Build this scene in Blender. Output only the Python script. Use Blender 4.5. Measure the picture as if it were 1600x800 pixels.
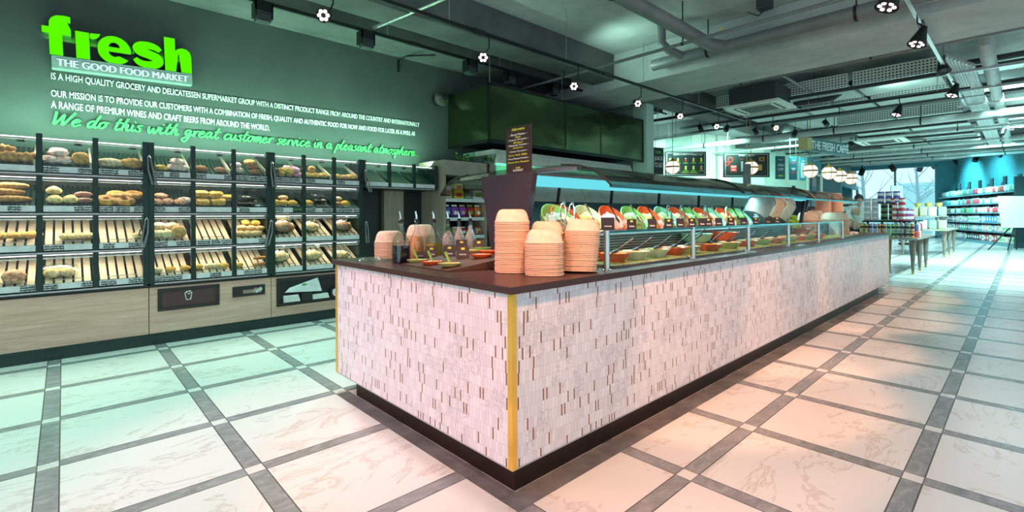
import bpy, bmesh, math, random
from mathutils import Vector, Matrix, noise
random.seed(7)
for o in list(bpy.data.objects): bpy.data.objects.remove(o)
C = bpy.context.scene.collection
PI = math.pi
# ------------------------------------------------------------------ camera, world, exposure
FPX, HY, H, RL = 750.0, 337.0, 1.25, .004
YAW = math.atan2(802, FPX)
FW = Vector((math.cos(YAW), math.sin(YAW), 0)); RT = Vector((math.sin(YAW), -math.cos(YAW), 0)); UP = Vector((0, 0, 1))
cam = bpy.data.cameras.new('camera'); camo = bpy.data.objects.new('camera', cam); C.objects.link(camo)
rc = (RT - RL*UP).normalized(); uc = (UP + RL*RT).normalized()
M = Matrix((rc, uc, -FW)).transposed().to_4x4(); M.translation = (0, 0, H)
camo.matrix_world = M
cam.sensor_width = 36; cam.lens = 36*FPX/1600; cam.shift_y = (HY-400)/1600; cam.clip_end = 200; cam.clip_start = .05
sc = bpy.context.scene; sc.camera = camo
vs = sc.view_settings; vs.view_transform = 'Standard'; vs.look = 'None'; vs.gamma = 1; vs.use_curve_mapping = False
vs.exposure = 0.0
wd = bpy.data.worlds.new('world'); sc.world = wd; wd.use_nodes = True
wbg = wd.node_tree.nodes['Background']; wbg.inputs[0].default_value = (.70, .95, 1, 1); wbg.inputs[1].default_value = 1.15

def area(name, loc, aim, sx, sy, power, col, spread=PI):
    l = bpy.data.lights.new(name, 'AREA'); l.shape = 'RECTANGLE'; l.size = sx; l.size_y = sy; l.energy = power; l.color = col; l.spread = spread
    o = bpy.data.objects.new(name, l); C.objects.link(o); o.location = loc
    d = Vector(aim)
    zz = -d.normalized(); xx = Vector((1, 0, 0)); xx = (xx - xx.dot(zz)*zz).normalized(); yy = zz.cross(xx)
    o.rotation_euler = Matrix((xx, yy, zz)).transposed().to_euler(); return o
def spot(name, loc, target, power, col, deg=60, blend=.5, rad=.06):
    l = bpy.data.lights.new(name, 'SPOT'); l.energy = power; l.color = col; l.spot_size = math.radians(deg); l.spot_blend = blend; l.shadow_soft_size = rad
    o = bpy.data.objects.new(name, l); C.objects.link(o); o.location = loc
    o.rotation_euler = (Vector(target)-Vector(loc)).to_track_quat('-Z', 'Y').to_euler(); return o
MINT = (.48, 1, .82); PINK = (1, .36, .32); PEACH = (1, .44, .25); ROSE = (1, .36, .54); WARM = (1, .46, .26); CYAN = (.25, .95, 1)
# LED bars of the bread wall (in the cases) and the up-light on its top
for z in (.93, 1.265, 1.605, 1.945):
    area('case_led', (1.05 if z < 1.7 else 1.45, 5.90, z-.012), (0, .35, -1), 3.5 if z < 1.7 else 4.4, .05, 13, (1, .90, .70))
area('wall_wash_led', (1.7, 6.02, 2.0), (0, .42, 1), 4.6, .05, 80, (.45, 1, .68))
# wall-washer floods above the left aisle
for x in (-3.2, -1.6, .2, 1.75, 3.3):
    spot('aisle_flood', (x, 5.0, 3.3), (x-.2, 4.1, 0), 185, MINT, 88, .7, .15)
spot('aisle_flood', (-2.2, 3.6, 3.5), (-1.0, 2.2, 0), 40, (1, .7, .66), 110, .8, .2)
# pink track heads on the rail beside the counter (some of them out of frame behind the camera)
for x, tx, ty, p in ((-2.2, .9, 1.6, 105), (-.9, 1.3, 2.2, 105), (.3, 1.4, 2.6, 85), (1.60, .6, 1.2, 90), (3.34, 3.0, 2.0, 100), (5.01, 4.7, 2, 100), (6.54, 6.3, 2, 100), (7.95, 7.6, 2, 100), (9.42, 9, 2, 100)):
    spot('track_beam', (x, 4.05, 2.90), (tx, ty, .2), p, ROSE if x < 1 else PINK, 62, .6)
# track over the right aisle
for x, tx, ty, p in ((-.6, 2.2, 1.5, 200), (1.2, 2.8, 1.3, 200), (3.0, 3.6, 1.35, 200), (5.0, 5.2, 1.35, 210), (6.33, 7.2, 1.35, 210), (9.38, 9.3, 1.3, 190)):
    spot('track_beam', (x, .80, 2.84), (tx, 1.80, .3), p, PEACH if x < 4 else WARM, 56, .3)
for x in (1.6, 4.2, 7.0, 10.2):  # added whitish fill for the right aisle floor, no heads built
    spot('aisle_fill', (x, .66, 3.0), (x+.6, -1.0, 0), 125, (1, .86, .92), 84, .8, .08)
# cyan LED under the salad canopy
area('canopy_led', (5.3, 2.2, 1.44), (0, -.35, -1), 5.9, .04, 30, (.45, .95, 1))
area('canopy_led', (5.3, 2.8, 1.44), (0, .5, -1), 5.9, .04, 14, (.45, .95, 1))
# added ceiling fill: upward spots at track height, no fixtures
for x, y, z in ((.8, 4.17, 3.36), (3.9, .765, 3.36), (6.0, 4.17, 3.36), (10.8, 1.6, 3.36)):
    spot('ceiling_fill', (x, y, z), (x+.5, y-.2, 4), 26, (.55, 1, .84), 150, .9, .1)
# daylight end of the shop: added fill spots near the ceiling, without fixtures
for x, y in ((13, .2), (17, -.2), (21, .6), (26, 2)):
    spot('far_fill', (x, y, 3.7), (x+1.5, y+.4, 0), 2900, (.56, 1, .97), 120, .8, .3)
for x, y in ((24.5, 1.6), (27.5, 2.6), (30.5, 3.4)):
    spot('far_wall_fill', (x, y, 3.6), (x+1.2, y-2.2, 1.9), 800, (.2, .9, 1), 95, .8, .2)
for x, y in ((10.5, 6.2), (13, 5.4), (15.5, 4.6)):
    spot('cafe_fill', (x, y, 3.5), (x+2.6, y+2.4, 1.8), 700, (.5, 1, .86), 110, .8, .2)
# ------------------------------------------------------------------ pixel -> point helpers (design time only)
def ray(x, y):
    u0 = (x-800)/FPX; v0 = (HY-y)/FPX
    return FW + RT*(u0+RL*v0) + UP*(v0-RL*u0)
def atz(x, y, z=0): d = ray(x, y); return Vector((0, 0, H)) + d*((z-H)/d.z)
def aty(x, y, Y): d = ray(x, y); return Vector((0, 0, H)) + d*(Y/d.y)
def atx(x, y, X): d = ray(x, y); return Vector((0, 0, H)) + d*(X/d.x)
def atd(x, y, D): return Vector((0, 0, H)) + ray(x, y)*D
# ------------------------------------------------------------------ materials
MT = {}
def nt(name):
    m = bpy.data.materials.new(name); m.use_nodes = True; n = m.node_tree; n.nodes.clear(); MT[name] = m
    return m, n
class G:
    """tiny node graph helper"""
    def __init__(s, n): s.n = n; s.L = n.links
    def new(s, t, **k):
        x = s.n.nodes.new(t)
        for a, b in k.items(): setattr(x, a, b)
        return x
    def put(s, sock, v):
        if hasattr(v, 'is_linked') or isinstance(v, bpy.types.NodeSocket): s.L.new(v, sock)
        else:
            sock.default_value = v
    def m(s, op, a, b=0.0, c=0.0):
        x = s.new('ShaderNodeMath', operation=op); s.put(x.inputs[0], a); s.put(x.inputs[1], b)
        if op in ('MULTIPLY_ADD', 'SMOOTH_MIN'): s.put(x.inputs[2], c)
        return x.outputs[0]
    def mix(s, f, a, b):
        x = s.new('ShaderNodeMix', data_type='RGBA'); s.put(x.inputs[0], f); s.put(x.inputs[6], a); s.put(x.inputs[7], b); return x.outputs[2]
    def noise(s, vec, scale, detail=4, rough=.55, dist=0, dim='3D'):
        x = s.new('ShaderNodeTexNoise'); x.inputs['Scale'].default_value = scale; x.inputs['Detail'].default_value = detail; x.inputs['Roughness'].default_value = rough; x.inputs['Distortion'].default_value = dist
        if vec is not None: s.L.new(vec, x.inputs['Vector'])
        return x.outputs[0]
    def ramp(s, f, stops):
        x = s.new('ShaderNodeValToRGB'); e = x.color_ramp.elements
        while len(e) < len(stops): e.new(.5)
        for k, (p, c) in zip(e, stops): k.position = p; k.color = (*c, 1) if len(c) == 3 else c
        s.L.new(f, x.inputs[0]); return x.outputs[0]
    def xyz(s, vec):
        x = s.new('ShaderNodeSeparateXYZ'); s.L.new(vec, x.inputs[0]); return x.outputs
    def comb(s, a, b, c):
        x = s.new('ShaderNodeCombineXYZ'); s.put(x.inputs[0], a); s.put(x.inputs[1], b); s.put(x.inputs[2], c); return x.outputs[0]
    def coord(s, k='Object'):
        return s.new('ShaderNodeTexCoord').outputs[k]
    def pos(s): return s.new('ShaderNodeNewGeometry').outputs['Position']
    def prin(s, col, rough=.5, metal=0, spec=.5, bump=None, bstr=.3, bdist=.01, **k):
        p = s.new('ShaderNodeBsdfPrincipled'); s.put(p.inputs['Base Color'], col); s.put(p.inputs['Roughness'], rough); s.put(p.inputs['Metallic'], metal); s.put(p.inputs['Specular IOR Level'], spec)
        for a, b in k.items(): s.put(p.inputs[a.replace('_', ' ')], b)
        if bump is not None:
            bn = s.new('ShaderNodeBump'); bn.inputs['Strength'].default_value = bstr; bn.inputs['Distance'].default_value = bdist; s.L.new(bump, bn.inputs['Height']); s.L.new(bn.outputs[0], p.inputs['Normal'])
        o = s.new('ShaderNodeOutputMaterial'); s.L.new(p.outputs[0], o.inputs[0]); return p
def c4(c, k=1): return (min(1, c[0]*k), min(1, c[1]*k), min(1, c[2]*k), 1)
def mat(name, col, rough=.5, metal=0, var=.12, scale=18, spec=.5, bump=0, stretch=None, emit=0, ecol=None, col2=None):
    if name in MT: return MT[name]
    m, n = nt(name); g = G(n); v = g.coord()
    if stretch:
        mp = g.new('ShaderNodeMapping'); mp.inputs['Scale'].default_value = stretch; g.L.new(v, mp.inputs[0]); v = mp.outputs[0]
    f = g.noise(v, scale, 5)
    col_ = g.ramp(f, [(.3, c4(col, 1-var)[:3]), (.7, (col2 or c4(col, 1+var)[:3]))])
    k = {}
    if emit: k = {'Emission_Color': c4(ecol or col), 'Emission_Strength': emit}
    g.prin(col_, rough, metal, spec, f if bump else None, bump, .01, **k); return m
def glow(name, col, st, var=.04):
    m, n = nt(name); g = G(n); f = g.noise(g.coord(), 6, 1)
    e = g.new('ShaderNodeEmission'); g.L.new(g.ramp(f, [(0, c4(col, 1-var)[:3]), (1, col)]), e.inputs[0]); e.inputs[1].default_value = st
    o = g.new('ShaderNodeOutputMaterial'); g.L.new(e.outputs[0], o.inputs[0]); return m
def glass(name, tint=(.93, 1, .97), refl=.08, rough=.03, edge=.5, dark=.0):
    m, n = nt(name); g = G(n)
    lw = g.new('ShaderNodeLayerWeight'); lw.inputs[0].default_value = .35
    f = g.m('ADD', refl, g.m('MULTIPLY', g.m('POWER', lw.outputs['Facing'], 3), edge))
    tr = g.new('ShaderNodeBsdfTransparent'); g.L.new(g.mix(g.m('MULTIPLY', g.m('POWER', lw.outputs['Facing'], 2), dark), (*tint, 1), (.10, .13, .14, 1)), tr.inputs[0])
    gl = g.new('ShaderNodeBsdfGlossy'); gl.inputs['Roughness'].default_value = rough
    mx = g.new('ShaderNodeMixShader'); g.L.new(f, mx.inputs[0]); g.L.new(tr.outputs[0], mx.inputs[1]); g.L.new(gl.outputs[0], mx.inputs[2])
    o = g.new('ShaderNodeOutputMaterial'); g.L.new(mx.outputs[0], o.inputs[0]); return m
# floor: veined white marble squares framed by grey marble strips
m, n = nt('floor_marble'); g = G(n); p = g.pos(); X, Y, Z = g.xyz(p)
fx = g.m('MODULO', g.m('ADD', X, 30-2.147), .75); fy = g.m('MODULO', g.m('ADD', Y, 29.92-.325), .748)
sx = g.m('LESS_THAN', fx, .088); sy = g.m('LESS_THAN', fy, .084)
strip = g.m('ABSOLUTE', g.m('SUBTRACT', sx, sy))
def near(f, w): return g.m('LESS_THAN', g.m('ABSOLUTE', g.m('SUBTRACT', f, w)), .0028)
joint = g.m('MAXIMUM', g.m('MAXIMUM', near(fx, .003), near(fx, .086)), g.m('MAXIMUM', near(fy, .003), near(fy, .082)))
cell = g.new('ShaderNodeTexWhiteNoise', noise_dimensions='2D'); g.L.new(g.comb(g.m('FLOOR', g.m('DIVIDE', g.m('ADD', X, 30-2.147), .75)), g.m('FLOOR', g.m('DIVIDE', g.m('ADD', Y, 29.92-.325), .748)), 0), cell.inputs[0])
off = g.new('ShaderNodeVectorMath', operation='ADD'); g.L.new(p, off.inputs[0])
sc_ = g.new('ShaderNodeVectorMath', operation='SCALE'); g.L.new(cell.outputs['Color'], sc_.inputs[0]); sc_.inputs[3].default_value = 40; g.L.new(sc_.outputs[0], off.inputs[1])
mp = g.new('ShaderNodeMapping'); mp.inputs['Scale'].default_value = (.7, 1.5, 1); mp.inputs['Rotation'].default_value = (0, 0, .5); g.L.new(off.outputs[0], mp.inputs[0])
nz = g.noise(mp.outputs[0], 2.2, 8, .62, 1.1)
vein = g.m('SUBTRACT', 1.0, g.m('MINIMUM', 1.0, g.m('MULTIPLY', g.m('ABSOLUTE', g.m('SUBTRACT', nz, .5)), 40)))
big = g.noise(off.outputs[0], 1.3, 4)
msk = g.m('MULTIPLY', vein, g.m('MULTIPLY', g.m('GREATER_THAN', big, .46), .45))
white = g.mix(msk, g.mix(big, (.74, .74, .72, 1), (.86, .86, .84, 1)), (.46, .37, .30, 1))
gn = g.noise(mp.outputs[0], 9, 8, .7, 1.5)
grey = g.ramp(gn, [(.25, (.19, .20, .21)), (.5, (.29, .30, .31)), (.68, (.40, .41, .42))])
col = g.mix(strip, white, grey); col = g.mix(g.m('MULTIPLY', joint, .85), col, (.045, .04, .04, 1))
rough = g.m('ADD', .17, g.m('MULTIPLY', g.noise(p, 30, 3), .1))
g.prin(col, rough, 0, .5)
# split-face marble mosaic of the counter with narrow brass inlays
m, n = nt('marble_mosaic'); g = G(n); p = g.pos(); X, Y, Z = g.xyz(p)
u = g.m('ADD', X, Y); RH = .0545
row = g.m('FLOOR', g.m('DIVIDE', Z, RH)); wr = g.new('ShaderNodeTexWhiteNoise', noise_dimensions='1D'); g.L.new(row, wr.inputs['W'])
uu = g.m('DIVIDE', g.m('ADD', u, g.m('MULTIPLY', wr.outputs[0], .37)), .0235)
colI = g.m('FLOOR', uu); fu = g.m('FRACT', uu); fz = g.m('FRACT', g.m('DIVIDE', Z, RH))
wn = g.new('ShaderNodeTexWhiteNoise', noise_dimensions='2D'); g.L.new(g.comb(colI, row, 0), wn.inputs[0]); r1 = wn.outputs[0]; rcx = g.xyz(wn.outputs['Color'])
gold = g.m('MULTIPLY', g.m('GREATER_THAN', r1, .865), g.m('LESS_THAN', fu, .38))
half = g.m('MULTIPLY', g.m('GREATER_THAN', rcx[1], .6), g.m('LESS_THAN', g.m('ABSOLUTE', g.m('SUBTRACT', fu, .55)), .025))
gap = g.m('MAXIMUM', g.m('LESS_THAN', fu, .085), g.m('MAXIMUM', g.m('LESS_THAN', fz, .022), half))
nz = g.noise(p, 22, 6, .65, 1.2); nb = g.noise(p, 5, 3)
vein = g.m('MULTIPLY', g.m('SUBTRACT', 1.0, g.m('MINIMUM', 1.0, g.m('MULTIPLY', g.m('ABSOLUTE', g.m('SUBTRACT', nz, .5)), 14))), g.m('GREATER_THAN', nb, .57))
base = g.mix(rcx[2], (.80, .74, .80, 1), (.92, .87, .92, 1))
base = g.mix(g.m('MULTIPLY', vein, .42), base, (.40, .38, .42, 1))
base = g.mix(g.m('MULTIPLY', gap, .5), base, (.30, .27, .30, 1))
dk = g.m('GREATER_THAN', rcx[0], .74)
gcol = g.mix(dk, (.86, .40, .02, 1), (.26, .11, .035, 1))
col = g.mix(gold, base, gcol)
hgt = g.m('ADD', g.m('MULTIPLY', rcx[1], .6), g.m('SUBTRACT', 1, gap))
g.prin(col, g.m('SUBTRACT', .42, g.m('MULTIPLY', gold, .1)), g.m('MULTIPLY', gold, .15), .4, hgt, .25, .004)
def wood(name, a, b, sc=(1, 14, 14), rough=.5, scale=2.2):
    m, n = nt(name); g = G(n); mp = g.new('ShaderNodeMapping'); mp.inputs['Scale'].default_value = sc; g.L.new(g.pos(), mp.inputs[0])
    f = g.noise(mp.outputs[0], scale, 8, .65, .6); f2 = g.noise(mp.outputs[0], scale*5, 4)
    col = g.mix(g.m('MULTIPLY', f2, .25), g.ramp(f, [(.3, a), (.7, b)]), (*[x*.45 for x in a], 1))
    g.prin(col, rough, 0, .3, f2, .1, .004); return m
wood('wood_oak', (.60, .36, .27), (.84, .57, .45)); wood('wood_oak_upright', (.30, .24, .18), (.46, .38, .30), (14, 14, 1)); wood('wood_pale', (.58, .46, .32), (.80, .68, .50), (8, 1, 8))
wood('wood_grey', (.30, .26, .22), (.44, .39, .33), (3, 3, 3)); wood('board_dark', (.05, .028, .022), (.12, .06, .045), (1, 10, 10), .45)
# painted concrete wall
m, n = nt('wall_green'); g = G(n); p = g.pos(); f = g.noise(p, 1.2, 6, .6); g.prin(g.ramp(f, [(.3, (.066, .084, .077)), (.7, (.092, .112, .104))]), .75, 0, .25, g.noise(p, 60, 3), .06, .004)
m, n = nt('ceiling_concrete'); g = G(n); p = g.pos(); f = g.noise(p, 1.0, 7, .65, .4); f2 = g.noise(p, 7, 4); g.prin(g.mix(g.m('MULTIPLY', f2, .35), g.ramp(f, [(.3, (.36, .39, .38)), (.7, (.62, .65, .63))]), (.28, .30, .29, 1)), .85, 0, .2)
m, n = nt('beam_dark'); g = G(n); p = g.pos(); f = g.noise(p, 1.4, 6, .6); g.prin(g.ramp(f, [(.3, (.085, .095, .09)), (.7, (.16, .17, .165))]), .8, 0, .2)
m, n = nt('chalk_tag'); g = G(n); v = g.coord('Object'); wv = g.new('ShaderNodeTexNoise'); mp = g.new('ShaderNodeMapping'); mp.inputs['Scale'].default_value = (90, 1, 60); g.L.new(g.pos(), mp.inputs[0]); g.L.new(mp.outputs[0], wv.inputs[0]); wv.inputs['Scale'].default_value = 1.4; wv.inputs['Detail'].default_value = 2
ox, oy, oz = g.xyz(v); lines = g.m('GREATER_THAN', g.m('SINE', g.m('MULTIPLY', oz, 330)), -.25)
g.prin(g.mix(g.m('MULTIPLY', g.m('MULTIPLY', g.m('LESS_THAN', g.m('ABSOLUTE', g.m('SUBTRACT', wv.outputs[0], .5)), .055), lines), .9), (.02, .026, .035, 1), (.95, .98, .98, 1)), .6)
def darkglass():
    m, n = nt('smoked_glass'); g = G(n); p = g.pos(); x, y, z = g.xyz(p)
    w = g.noise(g.comb(g.m('MULTIPLY', g.m('ADD', x, y), 120), 0, 0), 1, 2)
    big = g.noise(p, 1.1, 2)
    g.prin((.10, .15, .07, 1), g.m('ADD', .10, g.m('MULTIPLY', w, .08)), .9, .8, g.m('ADD', g.m('MULTIPLY', w, .03), big), .5, .09)
darkglass()
def granite(name, a, b, rough=.35):
    m, n = nt(name); g = G(n); p = g.pos(); f = g.noise(p, 150, 3, .8); g.prin(g.ramp(f, [(.35, a), (.72, b)]), rough, 0, .45); return m
granite('granite_dark', (.012, .010, .016), (.085, .065, .10), .5); granite('worktop_dark', (.030, .013, .013), (.085, .040, .038), .32)
for nm, c, r, me, kw in [
    ('black_metal', (.012, .015, .015), .45, .3, {}), ('frame_green', (.018, .04, .034), .32, .5, {}), ('black_plastic', (.015, .014, .015), .4, 0, {}),
    ('steel', (.62, .62, .62), .22, 1, {'scale': 6}), ('steel_rough', (.45, .45, .45), .4, 1, {}), ('chrome', (.75, .75, .75), .1, 1, {'var': .03}),
    ('brass', (.90, .54, .10), .28, .65, {'scale': 4}), ('gold_dark', (.42, .27, .07), .35, .8, {}), ('plinth_bronze', (.045, .026, .022), .38, .7, {'scale': 5}),
    ('grey_strip', (.50, .47, .49), .5, 0, {'var': .05}), ('tray_green', (.018, .055, .04), .4, .3, {}), ('ecru_side', (.70, .66, .50), .6, 0, {}),
    ('pipe_grey', (.20, .21, .21), .5, .2, {'scale': 5}), ('pipe_light', (.46, .52, .50), .5, .1, {'scale': 5}), ('duct_dark', (.05, .06, .06), .6, .2, {'scale': 4}), ('white_paint', (.72, .73, .72), .5, 0, {}),
    ('kick_green', (.022, .045, .042), .35, .3, {}), ('label_black', (.018, .014, .02), .5, 0, {}), ('yellow_print', (.80, .78, .05), .5, 0, {}), ('white_print', (.88, .88, .86), .5, 0, {}), ('lime_script', (.07, .56, .12), .45, 0, {'emit': .10, 'ecol': (.08, .9, .15)}),
    ('script_side', (.01, .06, .02), .6, 0, {}), ('logo_side', (.01, .06, .03), .4, 0, {}), ('sign_grey', (.22, .30, .28), .5, 0, {}), ('sign_edge', (.03, .05, .05), .5, 0, {}),
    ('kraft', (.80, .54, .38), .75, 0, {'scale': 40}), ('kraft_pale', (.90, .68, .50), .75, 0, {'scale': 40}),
    ('terracotta', (.76, .11, .02), .25, 0, {'scale': 9}), ('bowl_green', (.24, .58, .16), .25, 0, {'scale': 9}), ('bowl_mint', (.24, .64, .42), .25, 0, {'scale': 9}), ('bowl_olive', (.44, .48, .16), .3, 0, {'scale': 9}), ('bowl_cream', (.70, .72, .52), .3, 0, {}),
    ('leaf_green', (.12, .36, .05), .5, 0, {'scale': 30, 'var': .5, 'bump': .4}), ('lime_fruit', (.42, .62, .03), .35, 0, {}), ('celery', (.36, .58, .10), .4, 0, {}), ('melon', (.62, .66, .16), .4, 0, {}),
    ('food_cream', (.80, .66, .36), .6, 0, {'scale': 60, 'var': .3, 'bump': .6}), ('food_yellow', (.80, .50, .06), .55, 0, {'scale': 60, 'var': .4, 'bump': .6}), ('food_pink', (.82, .55, .42), .6, 0, {'scale': 60, 'var': .25, 'bump': .5}), ('food_salad', (.16, .34, .05), .55, 0, {'scale': 50, 'var': .6, 'bump': .6, 'col2': (.60, .66, .22)}), ('food_olive', (.07, .08, .02), .5, 0, {'scale': 60, 'var': .5, 'bump': .6, 'col2': (.60, .58, .42)}), ('food_red', (.62, .16, .06), .5, 0, {'scale': 55, 'var': .5, 'bump': .6, 'col2': (.8, .55, .25)}), ('beige_reflection', (.62, .54, .46), .6, 0, {}), ('food_cous', (.74, .44, .12), .6, 0, {'scale': 80, 'var': .4, 'bump': .6}),
    ('cream_wall', (.55, .72, .62), .8, 0, {'scale': 2}), ('cream_trim', (.78, .82, .74), .7, 0, {}), ('blackboard', (.02, .035, .032), .55, 0, {}), ('blue_board', (.02, .12, .16), .5, 0, {}), ('ribbed_teal', (.02, .10, .12), .5, 0, {}),
    ('blue_wall', (.10, .34, .40), .7, 0, {'scale': 2}), ('shelf_steel', (.14, .34, .40), .4, .3, {}), ('gondola_dark', (.03, .06, .065), .5, .2, {}), ('price_strip_grey', (.70, .72, .74), .5, 0, {}),
    ('skin', (.60, .36, .26), .55, 0, {}), ('hair_dark', (.03, .02, .015), .6, 0, {}), ('cloth_white', (.70, .74, .72), .8, 0, {}), ('cloth_navy', (.02, .05, .09), .8, 0, {}), ('denim', (.05, .15, .28), .85, 0, {}), ('shoe', (.02, .02, .025), .5, 0, {}),
    ('paper_white', (.80, .82, .80), .7, 0, {'var': .04}), ('red_print', (.75, .05, .04), .5, 0, {}), ('orange_print', (.85, .40, .06), .5, 0, {}), ('green_print', (.20, .60, .10), .5, 0, {}),
    ('liquid_dark', (.008, .012, .03), .12, 0, {}), ('liquid_orange', (.82, .34, .08), .25, 0, {}), ('liquid_oil', (.55, .38, .03), .12, 0, {}), ('liquid_pale', (.78, .58, .50), .4, 0, {'scale': 50, 'var': .3}), ('liquid_cream', (.82, .66, .60), .4, 0, {}), ('liquid_seed', (.72, .52, .46), .4, 0, {'scale': 70, 'var': .6}),
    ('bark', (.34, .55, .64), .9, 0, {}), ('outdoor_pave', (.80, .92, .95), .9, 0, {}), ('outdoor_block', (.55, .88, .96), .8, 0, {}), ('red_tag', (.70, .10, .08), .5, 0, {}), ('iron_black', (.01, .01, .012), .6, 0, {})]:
    mat(nm, c, r, me, **kw)
glow('led_white', (.9, 1, .93), 2.2); glow('led_pink', (1, .78, .78), 4); glow('logo_green', (.11, 1.0, .0), 1.0); glow('logo_text', (.72, 1, .98), 1.0); glow('led_cyan', (.16, .78, .88), 1.0); glow('globe_glow', (1, .93, .84), 1.15); glow('fridge_led', (.2, 1, .6), 1.3); glow('lamp_warm', (1, .8, .5), 9); glow('sky_white', (.86, 1, 1), 1.4)
glass('clear_glass', (.93, .99, .97), .05, .03, .45); glass('case_glass', (.96, .99, .97), .02, .04, .15); glass('canopy_glass', (.60, .55, .53), .06, .03, .30); glass('bag_film', (.88, .96, .93), .16, .18, .5); glass('bottle_glass', (.90, .93, .93), .10, .04, .7, .75); glass('window_glass', (.97, 1, 1), .02, .02, .2)
# ------------------------------------------------------------------ mesh building
class MB:
    def __init__(s): s.v = []; s.f = []; s.T = None
    def add(s, vs, fs):
        k = len(s.v)
        s.v += [Vector(a) if s.T is None else s.T @ Vector(a) for a in vs]
        s.f += [tuple(i+k for i in f) for f in fs]; return s
    def box(s, x0, y0, z0, x1, y1, z1):
        x0, x1 = min(x0, x1), max(x0, x1); y0, y1 = min(y0, y1), max(y0, y1); z0, z1 = min(z0, z1), max(z0, z1)
        return s.add([(x0, y0, z0), (x1, y0, z0), (x1, y1, z0), (x0, y1, z0), (x0, y0, z1), (x1, y0, z1), (x1, y1, z1), (x0, y1, z1)],
              [(0, 3, 2, 1), (4, 5, 6, 7), (0, 1, 5, 4), (1, 2, 6, 5), (2, 3, 7, 6), (3, 0, 4, 7)])
    def hexa(s, b, t):       # 4 bottom points, 4 top points
        return s.add(list(b)+list(t), [(0, 3, 2, 1), (4, 5, 6, 7), (0, 1, 5, 4), (1, 2, 6, 5), (2, 3, 7, 6), (3, 0, 4, 7)])
    def obox(s, c, x, y, z):  # centre and three half-extent vectors
        c, x, y, z = map(Vector, (c, x, y, z))
        return s.hexa([c-x-y-z, c+x-y-z, c+x+y-z, c-x+y-z], [c-x-y+z, c+x-y+z, c+x+y+z, c-x+y+z])
    def path(s, pts, r, seg=8, cap=True):
        pts = [Vector(p) for p in pts]; n = len(pts); rs = r if isinstance(r, (list, tuple)) else [r]*n
        vs = []; fs = []; ref = None
        for i, p in enumerate(pts):
            d = (pts[min(i+1, n-1)]-pts[max(i-1, 0)])
            if d.length < 1e-9: d = Vector((0, 0, 1))
            d.normalize()
            if ref is None: ref = d.orthogonal().normalized()
            a = (ref - ref.dot(d)*d)
            a = a.normalized() if a.length > 1e-6 else d.orthogonal().normalized()
            ref = a; b = d.cross(a)
            for k in range(seg):
                t = 2*PI*k/seg; vs.append(p + (a*math.cos(t)+b*math.sin(t))*rs[i])
        for i in range(n-1):
            for k in range(seg):
                k2 = (k+1) % seg; fs.append((i*seg+k, i*seg+k2, (i+1)*seg+k2, (i+1)*seg+k))
        if cap: fs.append(tuple(range(seg))[::-1]); fs.append(tuple((n-1)*seg+k for k in range(seg)))
        return s.add(vs, fs)
    def tube(s, a, b, r, seg=10, r2=None): return s.path([a, b], [r, r if r2 is None else r2], seg)
    def lathe(s, prof, seg=20, c=(0, 0, 0), sup=2.0, sy=1.0, cap=True):
        vs = []; fs = []; n = len(prof)
        for r, z in prof:
            for k in range(seg):
                t = 2*PI*k/seg; ct, st = math.cos(t), math.sin(t)
                q = (abs(ct)**sup + abs(st)**sup)**(-1/sup)
                vs.append((c[0]+r*ct*q, c[1]+r*st*q*sy, c[2]+z))
        for i in range(n-1):
            for k in range(seg):
                k2 = (k+1) % seg; fs.append((i*seg+k, i*seg+k2, (i+1)*seg+k2, (i+1)*seg+k))
        if cap:
            if prof[0][0] > 1e-6: fs.append(tuple(range(seg))[::-1])
            if prof[-1][0] > 1e-6: fs.append(tuple((n-1)*seg+k for k in range(seg)))
        return s.add(vs, fs)
    def ell(s, c, rx, ry, rz, seg=14, rings=8, lump=0, seed=0):
        vs = [(c[0], c[1], c[2]-rz)]; fs = []
        for i in range(1, rings):
            ph = -PI/2+PI*i/rings
            for k in range(seg):
                t = 2*PI*k/seg; d = Vector((math.cos(ph)*math.cos(t), math.cos(ph)*math.sin(t), math.sin(ph)))
                q = 1+lump*noise.noise(d*2.3+Vector((seed*3.1, seed*1.7, 0)))+lump*.45*noise.noise(d*6.1+Vector((seed*2.1, seed, 3)))
                vs.append((c[0]+rx*d.x*q, c[1]+ry*d.y*q, c[2]+rz*d.z*q))
        vs.append((c[0], c[1], c[2]+rz)); top = len(vs)-1
        for k in range(seg):
            k2 = (k+1) % seg; fs.append((0, 1+k2, 1+k)); b = 1+(rings-2)*seg; fs.append((top, b+k, b+k2))
        for i in range(rings-2):
            for k in range(seg):
                k2 = (k+1) % seg; fs.append((1+i*seg+k, 1+i*seg+k2, 1+(i+1)*seg+k2, 1+(i+1)*seg+k))
        return s.add(vs, fs)
    def torus(s, c, R, r, seg=18, rs=8, sz=1):
        vs = []; fs = []
        for i in range(seg):
            t = 2*PI*i/seg
            for k in range(rs):
                u = 2*PI*k/rs; q = R+r*math.cos(u); vs.append((c[0]+q*math.cos(t), c[1]+q*math.sin(t), c[2]+r*sz*math.sin(u)))
        for i in range(seg):
            for k in range(rs):
                i2 = (i+1) % seg; k2 = (k+1) % rs; fs.append((i*rs+k, i2*rs+k, i2*rs+k2, i*rs+k2))
        return s.add(vs, fs)
    def prism(s, poly, fa, fb):   # polygon (2d) mapped by two functions to front and back faces
        n = len(poly); vs = [fa(*p) for p in poly]+[fb(*p) for p in poly]
        fs = [tuple(range(n)), tuple(range(n, 2*n))[::-1]]+[(i, i+n, (i+1) % n+n, (i+1) % n) for i in range(n)]
        return s.add(vs, fs)
    def sheet(s, A, B):           # two equally long polylines -> strip of quads
        n = len(A); return s.add(list(A)+list(B), [(i, i+1, n+i+1, n+i) for i in range(n-1)])
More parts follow.
